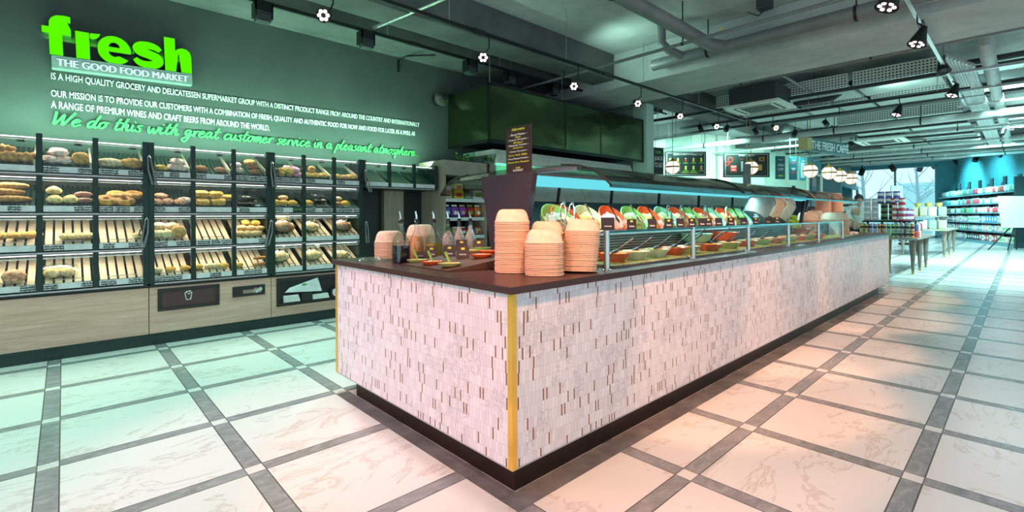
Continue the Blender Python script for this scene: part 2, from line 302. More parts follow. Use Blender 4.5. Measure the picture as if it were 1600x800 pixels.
    def build(s, name, m, parent=None, smooth=False, bevel=0, origin=None, deg=40):
        vs = s.v
        if parent is not None:
            off = Vector((0, 0, 0)); q = parent
            while q is not None: off += q.location; q = q.parent
            loc = Vector((0, 0, 0))
        else:
            if origin is None:
                xs = [v.x for v in vs]; ys = [v.y for v in vs]; zs = [v.z for v in vs]
                origin = ((min(xs)+max(xs))/2, (min(ys)+max(ys))/2, min(zs))
            off = loc = Vector(origin)
        me = bpy.data.meshes.new(name); me.from_pydata([tuple(v-off) for v in vs], [], s.f); me.update()
        bm = bmesh.new(); bm.from_mesh(me); bmesh.ops.recalc_face_normals(bm, faces=bm.faces); bm.to_mesh(me); bm.free()
        if smooth:
            for pl in me.polygons: pl.use_smooth = True
            me.set_sharp_from_angle(angle=math.radians(deg))
        me.materials.append(MT[m] if isinstance(m, str) else m)
        o = bpy.data.objects.new(name, me); C.objects.link(o)
        if parent is not None: o.parent = parent
        o.location = loc
        if bevel:
            b = o.modifiers.new('bevel', 'BEVEL'); b.width = bevel; b.segments = 2; b.limit_method = 'ANGLE'
        return o
def tag(o, label=None, cat=None, group=None, kind=None):
    if label: o['label'] = label
    if cat: o['category'] = cat
    if group: o['group'] = group
    if kind: o['kind'] = kind
    return o
def thing(name, label, cat, loc, group=None):
    o = bpy.data.objects.new(name, None); C.objects.link(o); o.location = loc; o.empty_display_size = .1
    return tag(o, label, cat, group)
def struct(o): o['kind'] = 'structure'; return o
def copytree(o, parent=None):
    c = o.copy(); C.objects.link(c); c.parent = parent
    for ch in list(o.children): copytree(ch, c)
    return c
def dup(o, loc, rot=None, label=None, group=None, scale=None):
    c = copytree(o); c.location = loc
    if rot is not None: c.rotation_euler = rot
    if label: c['label'] = label
    if group: c['group'] = group
    if scale is not None: c.scale = scale
    return c
def drop(o):
    for ch in list(o.children): drop(ch)
    bpy.data.objects.remove(o)
ORD = ['first', 'second', 'third', 'fourth', 'fifth', 'sixth', 'seventh', 'eighth', 'ninth', 'tenth', 'eleventh', 'twelfth', 'thirteenth', 'fourteenth', 'fifteenth', 'sixteenth']
def textmesh(body, w, h, ext=0.0, off=0.0, align='L'):
    cu = bpy.data.curves.new('t', 'FONT'); cu.body = body; cu.extrude = 0; cu.offset = off; cu.resolution_u = 3
    o = bpy.data.objects.new('t', cu); C.objects.link(o); bpy.context.view_layer.update()
    me = bpy.data.meshes.new_from_object(o.evaluated_get(bpy.context.evaluated_depsgraph_get())); bpy.data.objects.remove(o); bpy.data.curves.remove(cu)
    vs = [v.co.copy() for v in me.vertices]; fs = [tuple(p.vertices) for p in me.polygons]; bpy.data.meshes.remove(me)
    x0 = min(v.x for v in vs); x1 = max(v.x for v in vs); y0 = min(v.y for v in vs); y1 = max(v.y for v in vs)
    kx = w/(x1-x0) if w else h/(y1-y0); ky = h/(y1-y0) if h else kx
    if not w and align == 'C': pass
    sh = (x1-x0)*kx/2 if align == 'C' else 0
    return [Vector(((v.x-x0)*kx-sh, (v.y-y0)*ky, 0)) for v in vs], fs
def addtext(mb, body, o, xd, yd, w=None, h=None, off=0.0, align='L', thick=0.0):
    """text lying in the plane through o spanned by xd, yd; faces xd x yd"""
    o, xd, yd = Vector(o), Vector(xd), Vector(yd); zd = xd.cross(yd).normalized()
    vs, fs = textmesh(body, w, h, 0, off, align)
    mb.add([o+xd*v.x+yd*v.y for v in vs], fs)
    if thick:
        from collections import Counter
        ec = Counter(); dirs = {}
        for f in fs:
            for i in range(len(f)):
                a, b = f[i], f[(i+1) % len(f)]; k = (min(a, b), max(a, b)); ec[k] += 1; dirs[k] = (a, b)
        q = [o+xd*v.x+yd*v.y for v in vs]; side = [dirs[k] for k, c in ec.items() if c == 1]
        for a, b in side: mb.add([q[a], q[b], q[b]-zd*thick, q[a]-zd*thick], [(0, 3, 2, 1)])
    return mb
SX, SZ = Vector((1, 0, 0)), Vector((0, 0, 1))
MX = Vector((0, -1, 0))
# ------------------------------------------------------------------ the room
struct(MB().box(-5, -5, -.08, 33.6, 11, 0).build('floor', 'floor_marble'))
YW = 6.4
struct(MB().box(-5, YW, 0, 10.2, YW+.2, 4.2).build('wall_left', 'wall_green'))
ce = MB().box(-5, -5, 4.0, 34, 11, 4.2); struct(ce.build('ceiling', 'ceiling_concrete'))
# down-stand beams and soffits of the concrete ceiling
def beam(n, x0, y0, z0, x1, y1, z1=4.0, m='ceiling_concrete'): return struct(MB().box(x0, y0, z0, x1, y1, z1).build(n, m, bevel=.01))
beam('trim_1', -5, 4.80, 3.56, 6.9, 5.25, 4.0, 'beam_dark')
beam('trim_2', -5, 5.75, 3.62, 10.2, 6.4, 4.0, 'beam_dark')
beam('trim_3', 6.9, -5, 3.42, 8.15, 10)
beam('trim_4', -5, 5.25, 3.80, 6.9, 5.75, 4.0)
for i, (x, w, z) in enumerate(((13.2, .5, 3.62), (17.5, .5, 3.62), (22.5, .6, 3.66), (28.0, .6, 3.70))):
    beam('trim_%d' % (5+i), x, -5, z, x+w, 11, 4.0, 'beam_dark')
beam('trim_9', 8.15, 4.9, 3.55, 20, 5.4, 4.0, 'beam_dark')
beam('trim_10', 13.7, -1.4, 3.7, 33, -.8)
# far end: shop window wall across the room, slanted right wall behind the far shelving
GX0, GY0, GX1, GY1 = 33.0, 3.0, 24.0, -.2          # right wall foot line
dv = Vector((GX1-GX0, GY1-GY0, 0)).normalized(); nv = Vector((-dv.y, dv.x, 0))
if nv.dot(Vector((0, 1, 0))) < 0: nv = -nv
P0 = Vector((34.0, 2.62, 0)); P1 = P0 + dv*26
wr_ = MB().hexa([P0, P1, P1-nv*.2, P0-nv*.2], [p+Vector((0, 0, 4.0)) for p in (P0, P1, P1-nv*.2, P0-nv*.2)])
struct(wr_.build('wall_right', 'blue_wall'))
XB = 33.5
wb = MB(); wb.box(XB, 6.95, 0, XB+.2, 11, 4); wb.box(XB, 2.3, 0, XB+.2, 3.16, 4); wb.box(XB, 3.16, 3.86, XB+.2, 6.95, 4)
struct(wb.build('wall_back', 'blue_wall'))
wf = MB()
for y in (3.16, 4.86, 6.87): wf.box(XB-.03, y, 0, XB+.13, y+.08, 3.86)
wf.box(XB-.03, 3.16, 3.76, XB+.13, 6.95, 3.86); wf.box(XB-.03, 3.16, .0, XB+.13, 6.95, .10)
w1 = struct(wf.build('window_1', 'shelf_steel')); struct(MB().box(XB+.04, 3.2, .1, XB+.05, 6.9, 3.8).build('pane', 'window_glass', w1))
# outdoors beyond the window: pavement, bare trees, low block
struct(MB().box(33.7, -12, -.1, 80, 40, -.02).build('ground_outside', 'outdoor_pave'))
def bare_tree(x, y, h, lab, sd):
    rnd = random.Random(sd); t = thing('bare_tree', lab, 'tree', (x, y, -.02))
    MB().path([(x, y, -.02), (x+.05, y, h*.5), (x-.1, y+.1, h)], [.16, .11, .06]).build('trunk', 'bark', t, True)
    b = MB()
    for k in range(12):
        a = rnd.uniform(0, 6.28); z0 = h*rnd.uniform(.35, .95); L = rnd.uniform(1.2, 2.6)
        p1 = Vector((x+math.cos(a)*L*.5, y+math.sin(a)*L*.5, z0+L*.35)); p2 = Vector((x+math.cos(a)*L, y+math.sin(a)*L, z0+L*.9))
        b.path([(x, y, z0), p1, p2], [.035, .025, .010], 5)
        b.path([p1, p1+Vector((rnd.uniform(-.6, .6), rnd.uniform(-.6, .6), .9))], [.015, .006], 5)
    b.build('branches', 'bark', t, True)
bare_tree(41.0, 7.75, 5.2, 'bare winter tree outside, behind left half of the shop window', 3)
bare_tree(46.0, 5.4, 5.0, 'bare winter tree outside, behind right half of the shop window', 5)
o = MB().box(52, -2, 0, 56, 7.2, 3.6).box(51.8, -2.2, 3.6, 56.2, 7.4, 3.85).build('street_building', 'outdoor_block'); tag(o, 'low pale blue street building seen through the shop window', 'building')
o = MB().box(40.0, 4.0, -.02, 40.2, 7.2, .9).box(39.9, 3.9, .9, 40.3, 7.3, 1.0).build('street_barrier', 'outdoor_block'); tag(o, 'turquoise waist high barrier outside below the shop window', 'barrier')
# cafe side wall, facing the camera at the back of the room
def farplane(px0, d0, px1, d1): return atd(px0, 337, d0).xy, atd(px1, 337, d1).xy
A, B = farplane(985, 15.4, 1262, 18.5); A = Vector((*A, 0)); B = Vector((*B, 0)); cd = (B-A).normalized(); cn = Vector((cd.y, -cd.x, 0)); cn = cn if cn.dot(FW) < 0 else -cn
struct(MB().hexa([A, B, B-cn*.2, A-cn*.2], [p+UP*4 for p in (A, B, B-cn*.2, A-cn*.2)]).build('wall_cafe', 'cream_wall'))
pil = MB()
for px, w in ((1018, .25), (1114, .5), (1160, .3), (1246, .22)):
    c = A + cd*((atd(px, 337, 16)-A).dot(cd)); pil.obox(c+cn*.08+UP*2, cd*w, cn*.08, UP*2)
struct(pil.build('trim_11', 'cream_trim'))
struct(MB().hexa([A+cn*.001, B+cn*.001, B+cn*.12, A+cn*.12], [p for p in (A+cn*.001+UP*1.2, B+cn*.001+UP*1.2, B+cn*.12+UP*1.2, A+cn*.12+UP*1.2)]).build('baseboard_cafe', 'cream_trim'))
# bright side window, ribbed teal partition and dark blue alcove between cafe wall and shop window
C0 = atd(1262, 337, 18.5); C0.z = 0; C1 = atd(1340, 337, 29.5); C1.z = 0
sd = (C1-C0).normalized(); sn = Vector((sd.y, -sd.x, 0)); sn = sn if sn.dot(FW) < 0 else -sn
def onside(px):  # point of the side wall line under a picture column
    r = ray(px, 337); den = r.x*sd.y-r.y*sd.x; t = (C0.x*sd.y-C0.y*sd.x)/den; return Vector((r.x*t, r.y*t, 0))
sw = MB(); a0, a1 = onside(1262), onside(1284); sw.hexa([a0, a1, a1-sn*.15, a0-sn*.15], [q+UP*.9 for q in (a0, a1, a1-sn*.15, a0-sn*.15)])
sw.hexa([q+UP*2.9 for q in (a0, a1, a1-sn*.15, a0-sn*.15)], [q+UP*4 for q in (a0, a1, a1-sn*.15, a0-sn*.15)])
struct(sw.build('wall_side', 'blue_wall'))
fr = MB(); 
for q in (a0, a1): fr.tube(q+UP*.9, q+UP*2.9, .05, 6)
for z in (.9, 2.9): fr.tube(a0+UP*z, a1+UP*z, .05, 6)
w2 = struct(fr.build('window_2', 'cream_trim')); struct(MB().hexa([a0-sn*.05+UP*.9, a1-sn*.05+UP*.9, a1-sn*.06+UP*.9, a0-sn*.06+UP*.9], [a0-sn*.05+UP*2.9, a1-sn*.05+UP*2.9, a1-sn*.06+UP*2.9, a0-sn*.06+UP*2.9]).build('pane', 'window_glass', w2))
rb = MB(); b0, b1 = onside(1284), onside(1311); L = (b1-b0).length; k = 0
while k*.16 < L: rb.obox(b0+sd*(k*.16+.05)+sn*.03+UP*2, sd*.05, sn*.05, UP*2); k += 1
rb.hexa([b0, b1, b1-sn*.1, b0-sn*.1], [q+UP*4 for q in (b0, b1, b1-sn*.1, b0-sn*.1)]); struct(rb.build('wall_ribbed', 'ribbed_teal'))
d0, d1 = onside(1311), onside(1338); al = MB()
al.hexa([d0-sn*1.2, d1-sn*1.2, d1-sn*1.3, d0-sn*1.3], [q+UP*4 for q in (d0-sn*1.2, d1-sn*1.2, d1-sn*1.3, d0-sn*1.3)])
al.hexa([d0+UP*2.75, d1+UP*2.75, d1-sn*1.2+UP*2.75, d0-sn*1.2+UP*2.75], [q+UP*4 for q in (d0, d1, d1-sn*1.2, d0-sn*1.2)]); struct(al.build('wall_alcove', 'ribbed_teal'))
fr = MB()
for q in (d0, d1): fr.obox(q+UP*1.4+sn*.05, sd*.09, sn*.06, UP*1.4)
fr.obox((d0+d1)/2+UP*2.78+sn*.05, (d1-d0)/2, sn*.06, UP*.09); struct(fr.build('door_1', 'blue_wall'))
# ------------------------------------------------------------------ lettering on the left wall
def wallpt(px, py): return aty(px, py, YW)
def wtext(name, body, p0, p1, h, label):
    a, b = wallpt(*p0), wallpt(*p1); xd = (b-a); xd.y = 0; w = xd.length; xd.normalize(); yd = Vector((-xd.z, 0, xd.x)); a.y = YW-.012
    o = addtext(MB(), body, a, xd, yd, w, h, .004, 'L', .011).build(name, 'white_print'); tag(o, label, 'lettering')
wtext('wall_lettering', 'IS A HIGH QUALITY GROCERY AND DELICATESSEN SUPERMARKET GROUP WITH A DISTINCT PRODUCT RANGE FROM AROUND THE COUNTRY AND INTERNATIONALLY', (80, 125.5), (655, 199.5), .075, 'white capitals on green wall, line directly under the glowing logo')
wtext('wall_lettering', 'OUR MISSION IS TO PROVIDE OUR CUSTOMERS WITH A COMBINATION OF FRESH, QUALITY AND AUTHENTIC FOOD FOR NOW AND FOOD FOR LATER AS A WELL AS', (80, 152.5), (648, 213.5), .075, 'white capitals on green wall, middle line beginning OUR MISSION')
wtext('wall_lettering', 'A RANGE OF PREMIUM WINES AND CRAFT BEERS FROM AROUND THE WORLD.', (80, 168.5), (421, 204.5), .068, 'white capitals on green wall, short line about wines and beers')
GL = {'W': ([[(0, 1.9), (.12, .9), (.25, 0), (.6, .9), (.8, 1.5), (.85, .8), (.98, 0), (1.4, 1.1), (1.7, 1.95)]], 1.75), 'e': ([[(0, .4), (.4, .55), (.58, .8), (.35, 1), (.1, .7), (.1, .25), (.35, 0), (.85, .3)]], .85),
 'd': ([[(.6, .8), (.35, 1), (.05, .5), (.2, 0), (.5, .3), (.75, 1.2), (.88, 1.9), (.7, 1), (.65, .2), (.8, 0), (1.05, .2)]], 1.05), 'o': ([[(.4, 1), (.1, .7), (.1, .2), (.35, 0), (.65, .4), (.6, .85), (.4, 1), (.9, .9)]], .9),
 't': ([[(.4, 1.75), (.22, .8), (.2, .2), (.4, 0), (.7, .3)], [(0, 1.05), (.75, 1.15)]], .7), 'h': ([[(.1, 0), (.2, .9), (.4, 1.85)], [(.12, .3), (.42, .95), (.6, .8), (.58, .2), (.75, 0), (1, .25)]], 1.0),
 'i': ([[(.1, 1), (.1, .3), (.25, 0), (.55, .3)], [(.2, 1.42), (.27, 1.5)]], .55), 's': ([[(.55, .9), (.35, 1), (.15, .8), (.42, .45), (.45, .15), (.2, 0), (0, .15)]], .65),
 'w': ([[(0, 1), (.1, .2), (.3, 0), (.55, .75), (.62, .1), (.82, 0), (1.05, .6), (1.05, 1), (1.25, .85)]], 1.25), 'g': ([[(.6, .9), (.35, 1), (.1, .6), (.25, .15), (.55, .5), (.66, .95), (.6, -.3), (.3, -.95), (-.05, -.6), (.4, -.1), (1, .3)]], 1.0),
 'r': ([[(.1, 1), (.15, 0), (.2, .5), (.4, .95), (.7, .9)]], .7), 'a': ([[(.6, .85), (.35, 1), (.08, .5), (.25, 0), (.55, .4), (.66, .95), (.65, .2), (.8, 0), (1, .25)]], 1.0), 'c': ([[(.6, .85), (.35, 1), (.08, .5), (.25, 0), (.75, .3)]], .8),
 'u': ([[(.05, 1), (.1, .2), (.3, 0), (.55, .4), (.63, 1), (.62, .2), (.8, 0), (.98, .25)]], 1.0), 'm': ([[(.05, 1), (.1, 0), (.17, .6), (.36, 1), (.46, .8), (.45, 0), (.53, .6), (.72, 1), (.84, .8), (.82, .2), (.97, 0), (1.15, .25)]], 1.15),
 'n': ([[(.05, 1), (.1, 0), (.18, .6), (.4, 1), (.55, .8), (.53, .2), (.7, 0), (.9, .25)]], .9), 'v': ([[(0, 1), (.22, 0), (.5, .7), (.52, 1), (.8, .9)]], .75), 'p': ([[(.25, 1.05), (.1, 0), (.02, -.85)], [(.15, .5), (.4, 1), (.66, .8), (.55, .2), (.2, .1)]], .8), 'l': ([[(.35, 1.9), (.12, .8), (.15, .1), (.35, 0), (.6, .25)]], .55), '.': ([[(.1, .02), (.16, .08)]], .3), ' ': ([], .62)}
def spline(P, n=4):
    if len(P) < 3: return [Vector((*p, 0)) for p in P]
    Q = [Vector((*p, 0)) for p in P]; Q = [2*Q[0]-Q[1]]+Q+[2*Q[-1]-Q[-2]]; out = []
    for i in range(1, len(Q)-2):
        for k in range(n):
            t = k/n; a, b, c, d = Q[i-1:i+3]
            out.append(.5*((2*b)+(c-a)*t+(2*a-5*b+4*c-d)*t*t+(3*b-a-3*c+d)*t*t*t))
    return out+[Q[-2]]
def script(body, a, b, xh):
    adv = sum(GL[ch][1] for ch in body); d = b-a; d.y = 0; kx = d.length/adv; xd = d.normalized(); yd = Vector((-xd.z, 0, xd.x)); x = 0; fr = MB(); sh = MB(); kk = [0]
    for ch in body:
        st, w = GL[ch]
        for s_ in st:
            pl = spline(s_)
            q = [a + xd*((x+p.x+.28*p.y)*kx) + yd*(p.y*xh) for p in pl]
            wd_ = .0088; T = []
            for i in range(len(q)):
                t = (q[min(i+1, len(q)-1)]-q[max(i-1, 0)]).normalized(); nn = Vector((-t.z, 0, t.x)); T.append(nn*(wd_*(.75+.45*abs(t.z))))
            U = [p+n_ for p, n_ in zip(q, T)]; Lw = [p-n_ for p, n_ in zip(q, T)]; f = Vector((0, -.028, 0)); kk[0] += 1; fo = [Vector((0, -.028-.00012*(i+3*kk[0] % 7), 0)) for i in range(len(q))]
            fr.sheet([p+g_ for p, g_ in zip(U, fo)], [p+g_ for p, g_ in zip(Lw, fo)]); sh.sheet([p+f*.96 for p in U], U); sh.sheet([p+f*.96 for p in Lw], Lw)
            for e in (0, -1): sh.add([U[e], Lw[e], Lw[e]+f*.96, U[e]+f*.96], [(0, 1, 2, 3)])
        x += w
    return fr, sh
a_, b_ = wallpt(80, 195), wallpt(652, 244.5); a_.y = b_.y = YW-.006
fr, sh = script('We do this with great customer service in a pleasant atmosphere...', a_, b_, .068)
t = thing('script_lettering', 'raised green handwriting across the wall above the bread cases', 'lettering', (1.9, YW-.02, 2.1))
fr.build('letter_face', 'lime_script', t); sh.build('letter_side', 'script_side', t)
# ------------------------------------------------------------------ glowing logo
def arc(cx, cz, rx, rz, a0, a1, n=14): return [(cx+rx*math.cos(math.radians(a0+(a1-a0)*i/n)), cz+rz*math.sin(math.radians(a0+(a1-a0)*i/n))) for i in range(n+1)]
# each letter is an outline polygon (x in metres from the logo's left edge, z above the base line)
LT = {}
LT['f'] = [[(.045, 0), (.135, 0), (.135, .20), (.195, .20), (.195, .262), (.135, .262)] + [(.135, .30), (.145, .318), (.165, .323), (.195, .320), (.195, .382), (.150, .386), (.100, .378), (.066, .352), (.050, .315), (.047, .262), (0, .262), (0, .20), (.045, .20)]]
LT['r'] = [[(.225, 0), (.322, 0), (.322, .262), (.225, .262)], [(.332, .262), (.325, .238), (.326, .212), (.345, .205), (.372, .214), (.392, .236), (.405, .268), (.372, .264)]]
oo = arc(.505, .128, .125, .140, 0, 318, 30); ii = arc(.505, .128, .030, .062, 318, 0, 12)
LT['e'] = [[(.630, .112), (.630, .140)] + arc(.505, .130, .125, .140, 4, 300, 30) + [(.600, .020), (.618, .050), (.545, .066)] + arc(.508, .118, .045, .062, -50, -172, 8) + [(.462, .112)],
           [] ]
eo = arc(.505, .130, .125, .140, -8, 312, 34)
e_poly = [(.629, .112)] + eo[2:] + [(.555, .070)] + arc(.505, .118, .048, .062, -48, -165, 8) + [(.459, .112)]
LT['e'] = [e_poly]
LT['e_hole'] = None
sN = [(.875, .176)] + arc(.765, .188, .105, .088, 5, 175, 12) + arc(.745, .190, .085, .062, 185, 250, 5) + [(.765, .118), (.800, .100), (.802, .078), (.778, .064), (.748, .072), (.740, .094), (.642, .094)] + arc(.768, .080, .126, .094, 180, 360, 14) + arc(.805, .084, .089, .062, 5, 70, 5) + [(.772, .154), (.742, .170), (.742, .190), (.764, .202), (.785, .194), (.790, .176)]
def band(C_, W_):
    U, L_ = [], []
    for i, (p, w) in enumerate(zip(C_, W_)):
        a, b = C_[max(0, i-1)], C_[min(len(C_)-1, i+1)]; dx, dz = b[0]-a[0], b[1]-a[1]; q = math.hypot(dx, dz); U.append((p[0]-dz/q*w, p[1]+dx/q*w)); L_.append((p[0]+dz/q*w, p[1]-dx/q*w))
    return [[U[i], U[i+1], L_[i+1], L_[i]] for i in range(len(C_)-1)]
sp_ = [(p.x, p.y) for p in spline([(.868, .190), (.835, .218), (.780, .232), (.715, .222), (.688, .190), (.715, .158), (.775, .140), (.838, .112), (.848, .070), (.815, .040), (.760, .030), (.700, .042), (.660, .080)], 4)]
LT['s'] = band(sp_, [(.020+.026*math.sin(PI*min(1, max(.0, i/(len(sp_)-1)))*1.0)**.6) for i in range(len(sp_))])
LT['h'] = [[(.905, 0), (.998, 0), (.998, .150), (1.004, .180), (1.022, .193), (1.040, .182), (1.044, .155), (1.044, 0), (1.137, 0), (1.137, .180), (1.128, .225), (1.100, .254), (1.060, .262), (1.024, .250), (.998, .224), (.998, .355), (.905, .355)]]
la, lb = wallpt(80, 89), wallpt(297, 118.5)
xd = lb-la; xd.y = 0; LW = xd.length; xd.normalize(); zd = Vector((-xd.z, 0, xd.x))
def lp(x, z, y): return la + xd*((x/1.137)*(LW+.055)-.055) + zd*z*1.0 + Vector((0, y-la.y, 0))
face = MB(); side = MB()
def tri(poly, y):   # triangulated cap through bmesh
    bm = bmesh.new(); f = bm.faces.new([bm.verts.new(lp(x, z, y)) for x, z in poly]); bmesh.ops.triangulate(bm, faces=[f]); bm.verts.index_update()
    r = [v.co.copy() for v in bm.verts], [tuple(v.index for v in q.verts) for q in bm.faces]; bm.free(); return r
for k, polys in LT.items():
    if k == 'e':
        ro = [(.629, .110)] + arc(.505, .130, .125, .140, 0, 360-42, 30) + [(.550, .072)] + arc(.506, .112, .052, .055, 312, 185, 8) + [(.455, .110)]
        # outer ring and counter joined through the bar
        hole = arc(.504, .158, .042, .048, 180, 0, 10)
        polys = [[(.462, .158)] + hole + [(.546, .158), (.630, .158)] + arc(.505, .135, .125, .135, 12, 180, 18) + [(.380, .135), (.380, .158)],
                 [(.380, .158), (.380, .110), (.630, .110), (.630, .158)],
                 [(.380, .110)] + arc(.505, .115, .125, .127, 180, 325, 16) + [(.540, .074), (.500, .060), (.470, .078), (.460, .110)]]
    if not polys: continue
    for po in polys:
        v, f = tri(po, YW-.105); face.add(v, f)
        side.prism(po, lambda x, z: lp(x, z, YW-.1), lambda x, z: lp(x, z, YW-.01))
lg = thing('logo_sign', 'glowing green word logo with grey slogan panel on the wall', 'sign', (.45, YW-.05, 2.7))
face.build('letter_face', 'logo_green', lg); side.build('letter_side', 'logo_side', lg)
pa, pb = wallpt(80, 107.5), wallpt(297, 137.5)
def bp(u, v, y): return la + xd*u*LW + zd*(-.004-.122*v) + Vector((0, y-la.y, 0))
pan = MB(); pan.hexa([bp(0, 1, YW-.115), bp(1, 1, YW-.115), bp(1, 1, YW-.01), bp(0, 1, YW-.01)], [bp(0, 0, YW-.115), bp(1, 0, YW-.115), bp(1, 0, YW-.01), bp(0, 0, YW-.01)])
pan.build('slogan_panel', 'sign_grey', lg, bevel=.004)
sl_ = MB()
for k_ in range(5): addtext(sl_, 'THE GOOD FOOD MARKET', bp(.03, .80, YW-.117-.0006*k_)+xd*(.0022*k_), xd, zd, LW*.93, .068, 0)
sl_.build('slogan_lettering', 'logo_text', lg)
area('logo_glow', tuple(lp(.55, .15, YW-.03)), (0, .1, 1), 1.1, .03, 2, (.2, 1, .1))
br_ = MB(); c = wallpt(622, 100); c2 = Vector((c.x+.15, 5.9, 3.22)); br_.box(c.x-.015, YW-.02, c.z-.12, c.x+.015, YW, c.z+.05); br_.path([(c.x, YW-.01, c.z), (c.x+.05, YW-.12, c.z+.10), (c.x+.12, 5.6, 3.49)], .012, 6); o = br_.build('wall_bracket', 'black_metal', None, True); tag(o, 'black bent arm from the green wall up to the nearest track', 'bracket')
# round steel vent on the wall
c = wallpt(683, 156); v = thing('wall_vent', 'round polished steel vent cap high on the green wall', 'vent', tuple(c))
vm = MB(); vm.T = Matrix.Translation(c) @ Matrix.Rotation(PI/2, 4, 'X'); vm.lathe([(.10, 0), (.10, .10)], 24); vm.build('sleeve', 'black_metal', v, True)
vm = MB(); vm.T = Matrix.Translation(c) @ Matrix.Rotation(PI/2, 4, 'X'); vm.lathe([(.125, .10), (.13, .12), (.125, .14), (.02, .155), (.0, .155)], 24); vm.build('cap', 'steel', v, True)
# ------------------------------------------------------------------ the salad counter
CX0, CX1, CY0, CY1, CT = 1.42, 10.02, 1.525, 3.44, .938
ct = thing('salad_counter', 'long counter clad in white marble mosaic with dark worktop', 'counter', (5.7, 2.48, 0))
MB().box(CX0+.027, CY0+.025, .125, CX1-.01, CY1-.02, .905).build('mosaic_cladding', 'marble_mosaic', ct)
w = MB(); w.box(CX0, CY0, .905, CX1+.02, CY1, CT); w.build('worktop', 'worktop_dark', ct, bevel=.002)
p_ = MB(); p_.box(1.492, 1.585, 0, 9.40, 3.19, .125); p_.build('plinth', 'plinth_bronze', ct)
MB().box(CX0+.03, CY0+.028, .115, CX1-.015, CY1-.025, .1265).build('bottom_rail', 'grey_strip', ct)
for (x, y, sx, sy) in ((CX0+.027, CY0+.025, 1, 1), (CX0+.027, CY1-.02, 1, -1), (CX1-.01, CY0+.025, -1, 1)):
    b = MB(); b.box(x-.004*sx, y-.004*sy, .122, x+.026*sx, y, .905); b.box(x-.004*sx, y, .122, x, y+.026*sy, .905); b.build('corner_trim', 'brass', ct)
bs = MB(); bs.box(1.40, 1.462, 0, 9.5, 1.58, .0015).box(1.40, 1.581, 0, 1.488, 3.3, .0015); o = bs.build('trim_12', 'pipe_grey'); struct(o); o.data.materials[0] = MT['floor_border'] if 'floor_border' in MT else mat('floor_border', (.17, .175, .18), .25, 0, .35, 6, .5)
# salad bar on top
PY = 1.61
sb = thing('salad_bar', 'refrigerated salad bar with curved glass canopy standing on the counter', 'salad bar', (5.3, 2.48, CT))
XE0, XE1 = 2.30, 8.35
# dark granite end panel, tapered
b = MB(); b.hexa([(XE0, 2.36, CT), (XE0, 2.68, CT), (XE0+.05, 2.68, CT), (XE0+.05, 2.36, CT)], [(XE0, 2.255, 1.545), (XE0, 2.80, 1.545), (XE0+.05, 2.80, 1.545), (XE0+.05, 2.255, 1.545)])
b.build('end_panel', 'granite_dark', sb, bevel=.003)
b = MB(); b.hexa([(XE1, 2.36, CT), (XE1, 2.68, CT), (XE1+.05, 2.68, CT), (XE1+.05, 2.36, CT)], [(XE1, 2.255, 1.545), (XE1, 2.80, 1.545), (XE1+.05, 2.80, 1.545), (XE1+.05, 2.255, 1.545)])
b.build('end_panel', 'granite_dark', sb, bevel=.003)
def canopy(s):   # cross-section of the canopy, s=+1 towards camera side (-Y), -1 the far side
    yc = 2.50; P = [(yc-.0*s, 1.585), (yc-.25*s, 1.580), (yc-.48*s, 1.572), (yc-.62*s, 1.558), (yc-.72*s, 1.530), (yc-.80*s, 1.480), (yc-.86*s, 1.425)]
    return P
for s in (1, -1):
    P = canopy(s); segs = [(XE0+.02, 4.25), (4.28, 6.30), (6.33, XE1)] if s == 1 else [(XE0+.02, XE1)]
    for (xa, xb) in segs:
        g_ = MB(); g_.sheet([(xa, y, z) for y, z in P], [(xb, y, z) for y, z in P]); q = g_.sheet([(xa, y, z-.008) for y, z in P], [(xb, y, z-.008) for y, z in P]).build('canopy_glass', 'canopy_glass', sb, True)
    e = MB(); e.path([(XE0+.02, y, z+.002) for y, z in P[2:]], .006, 6)
    e.path([(XE0+.02, P[-1][0], P[-1][1]), (XE0+.12, P[-1][0], P[-1][1])], .006, 6); e.build('edge_seal', 'black_plastic', sb, True)
    f = MB(); f.box(XE0+.02, P[-1][0]-.006, P[-1][1]-.012, XE1, P[-1][0]+.010, P[-1][1]+.004); f.build('front_rail', 'chrome', sb) if s == 1 else None
    L = MB(); L.box(XE0+.055, 2.5-.20*s-.010, 1.452 if s == 1 else 1.50, XE1-.05, 2.5-.20*s+.010, 1.525); L.build('led_tube', 'led_cyan', sb)
    ho = MB(); ho.box(XE0+.05, 2.5-.20*s-.03, 1.526, XE1-.03, 2.5-.20*s+.03, 1.544); ho.build('led_housing', 'steel_rough', sb)
    ar = MB(); ar.hexa([(XE0+.03, 2.5-.25*s, 1.535), (XE0+.05, 2.5-.25*s, 1.535), (XE0+.05, 2.5-.60*s, 1.532), (XE0+.03, 2.5-.60*s, 1.532)], [(XE0+.03, 2.5-.25*s, 1.570), (XE0+.05, 2.5-.25*s, 1.570), (XE0+.05, 2.5-.60*s, 1.555), (XE0+.03, 2.5-.60*s, 1.555)]); ar.build('support_arm', 'steel', sb)
for x in (4.265, 6.315):
    j = MB(); j.path([(x, y, z+.003) for y, z in canopy(1)[1:]], .011, 6); j.build('canopy_joint', 'black_metal', sb, True)
ti = MB(); ti.box(XE0+.05, 2.42, 1.545, XE1, 2.58, 1.578); ti.build('spine', 'steel_rough', sb)
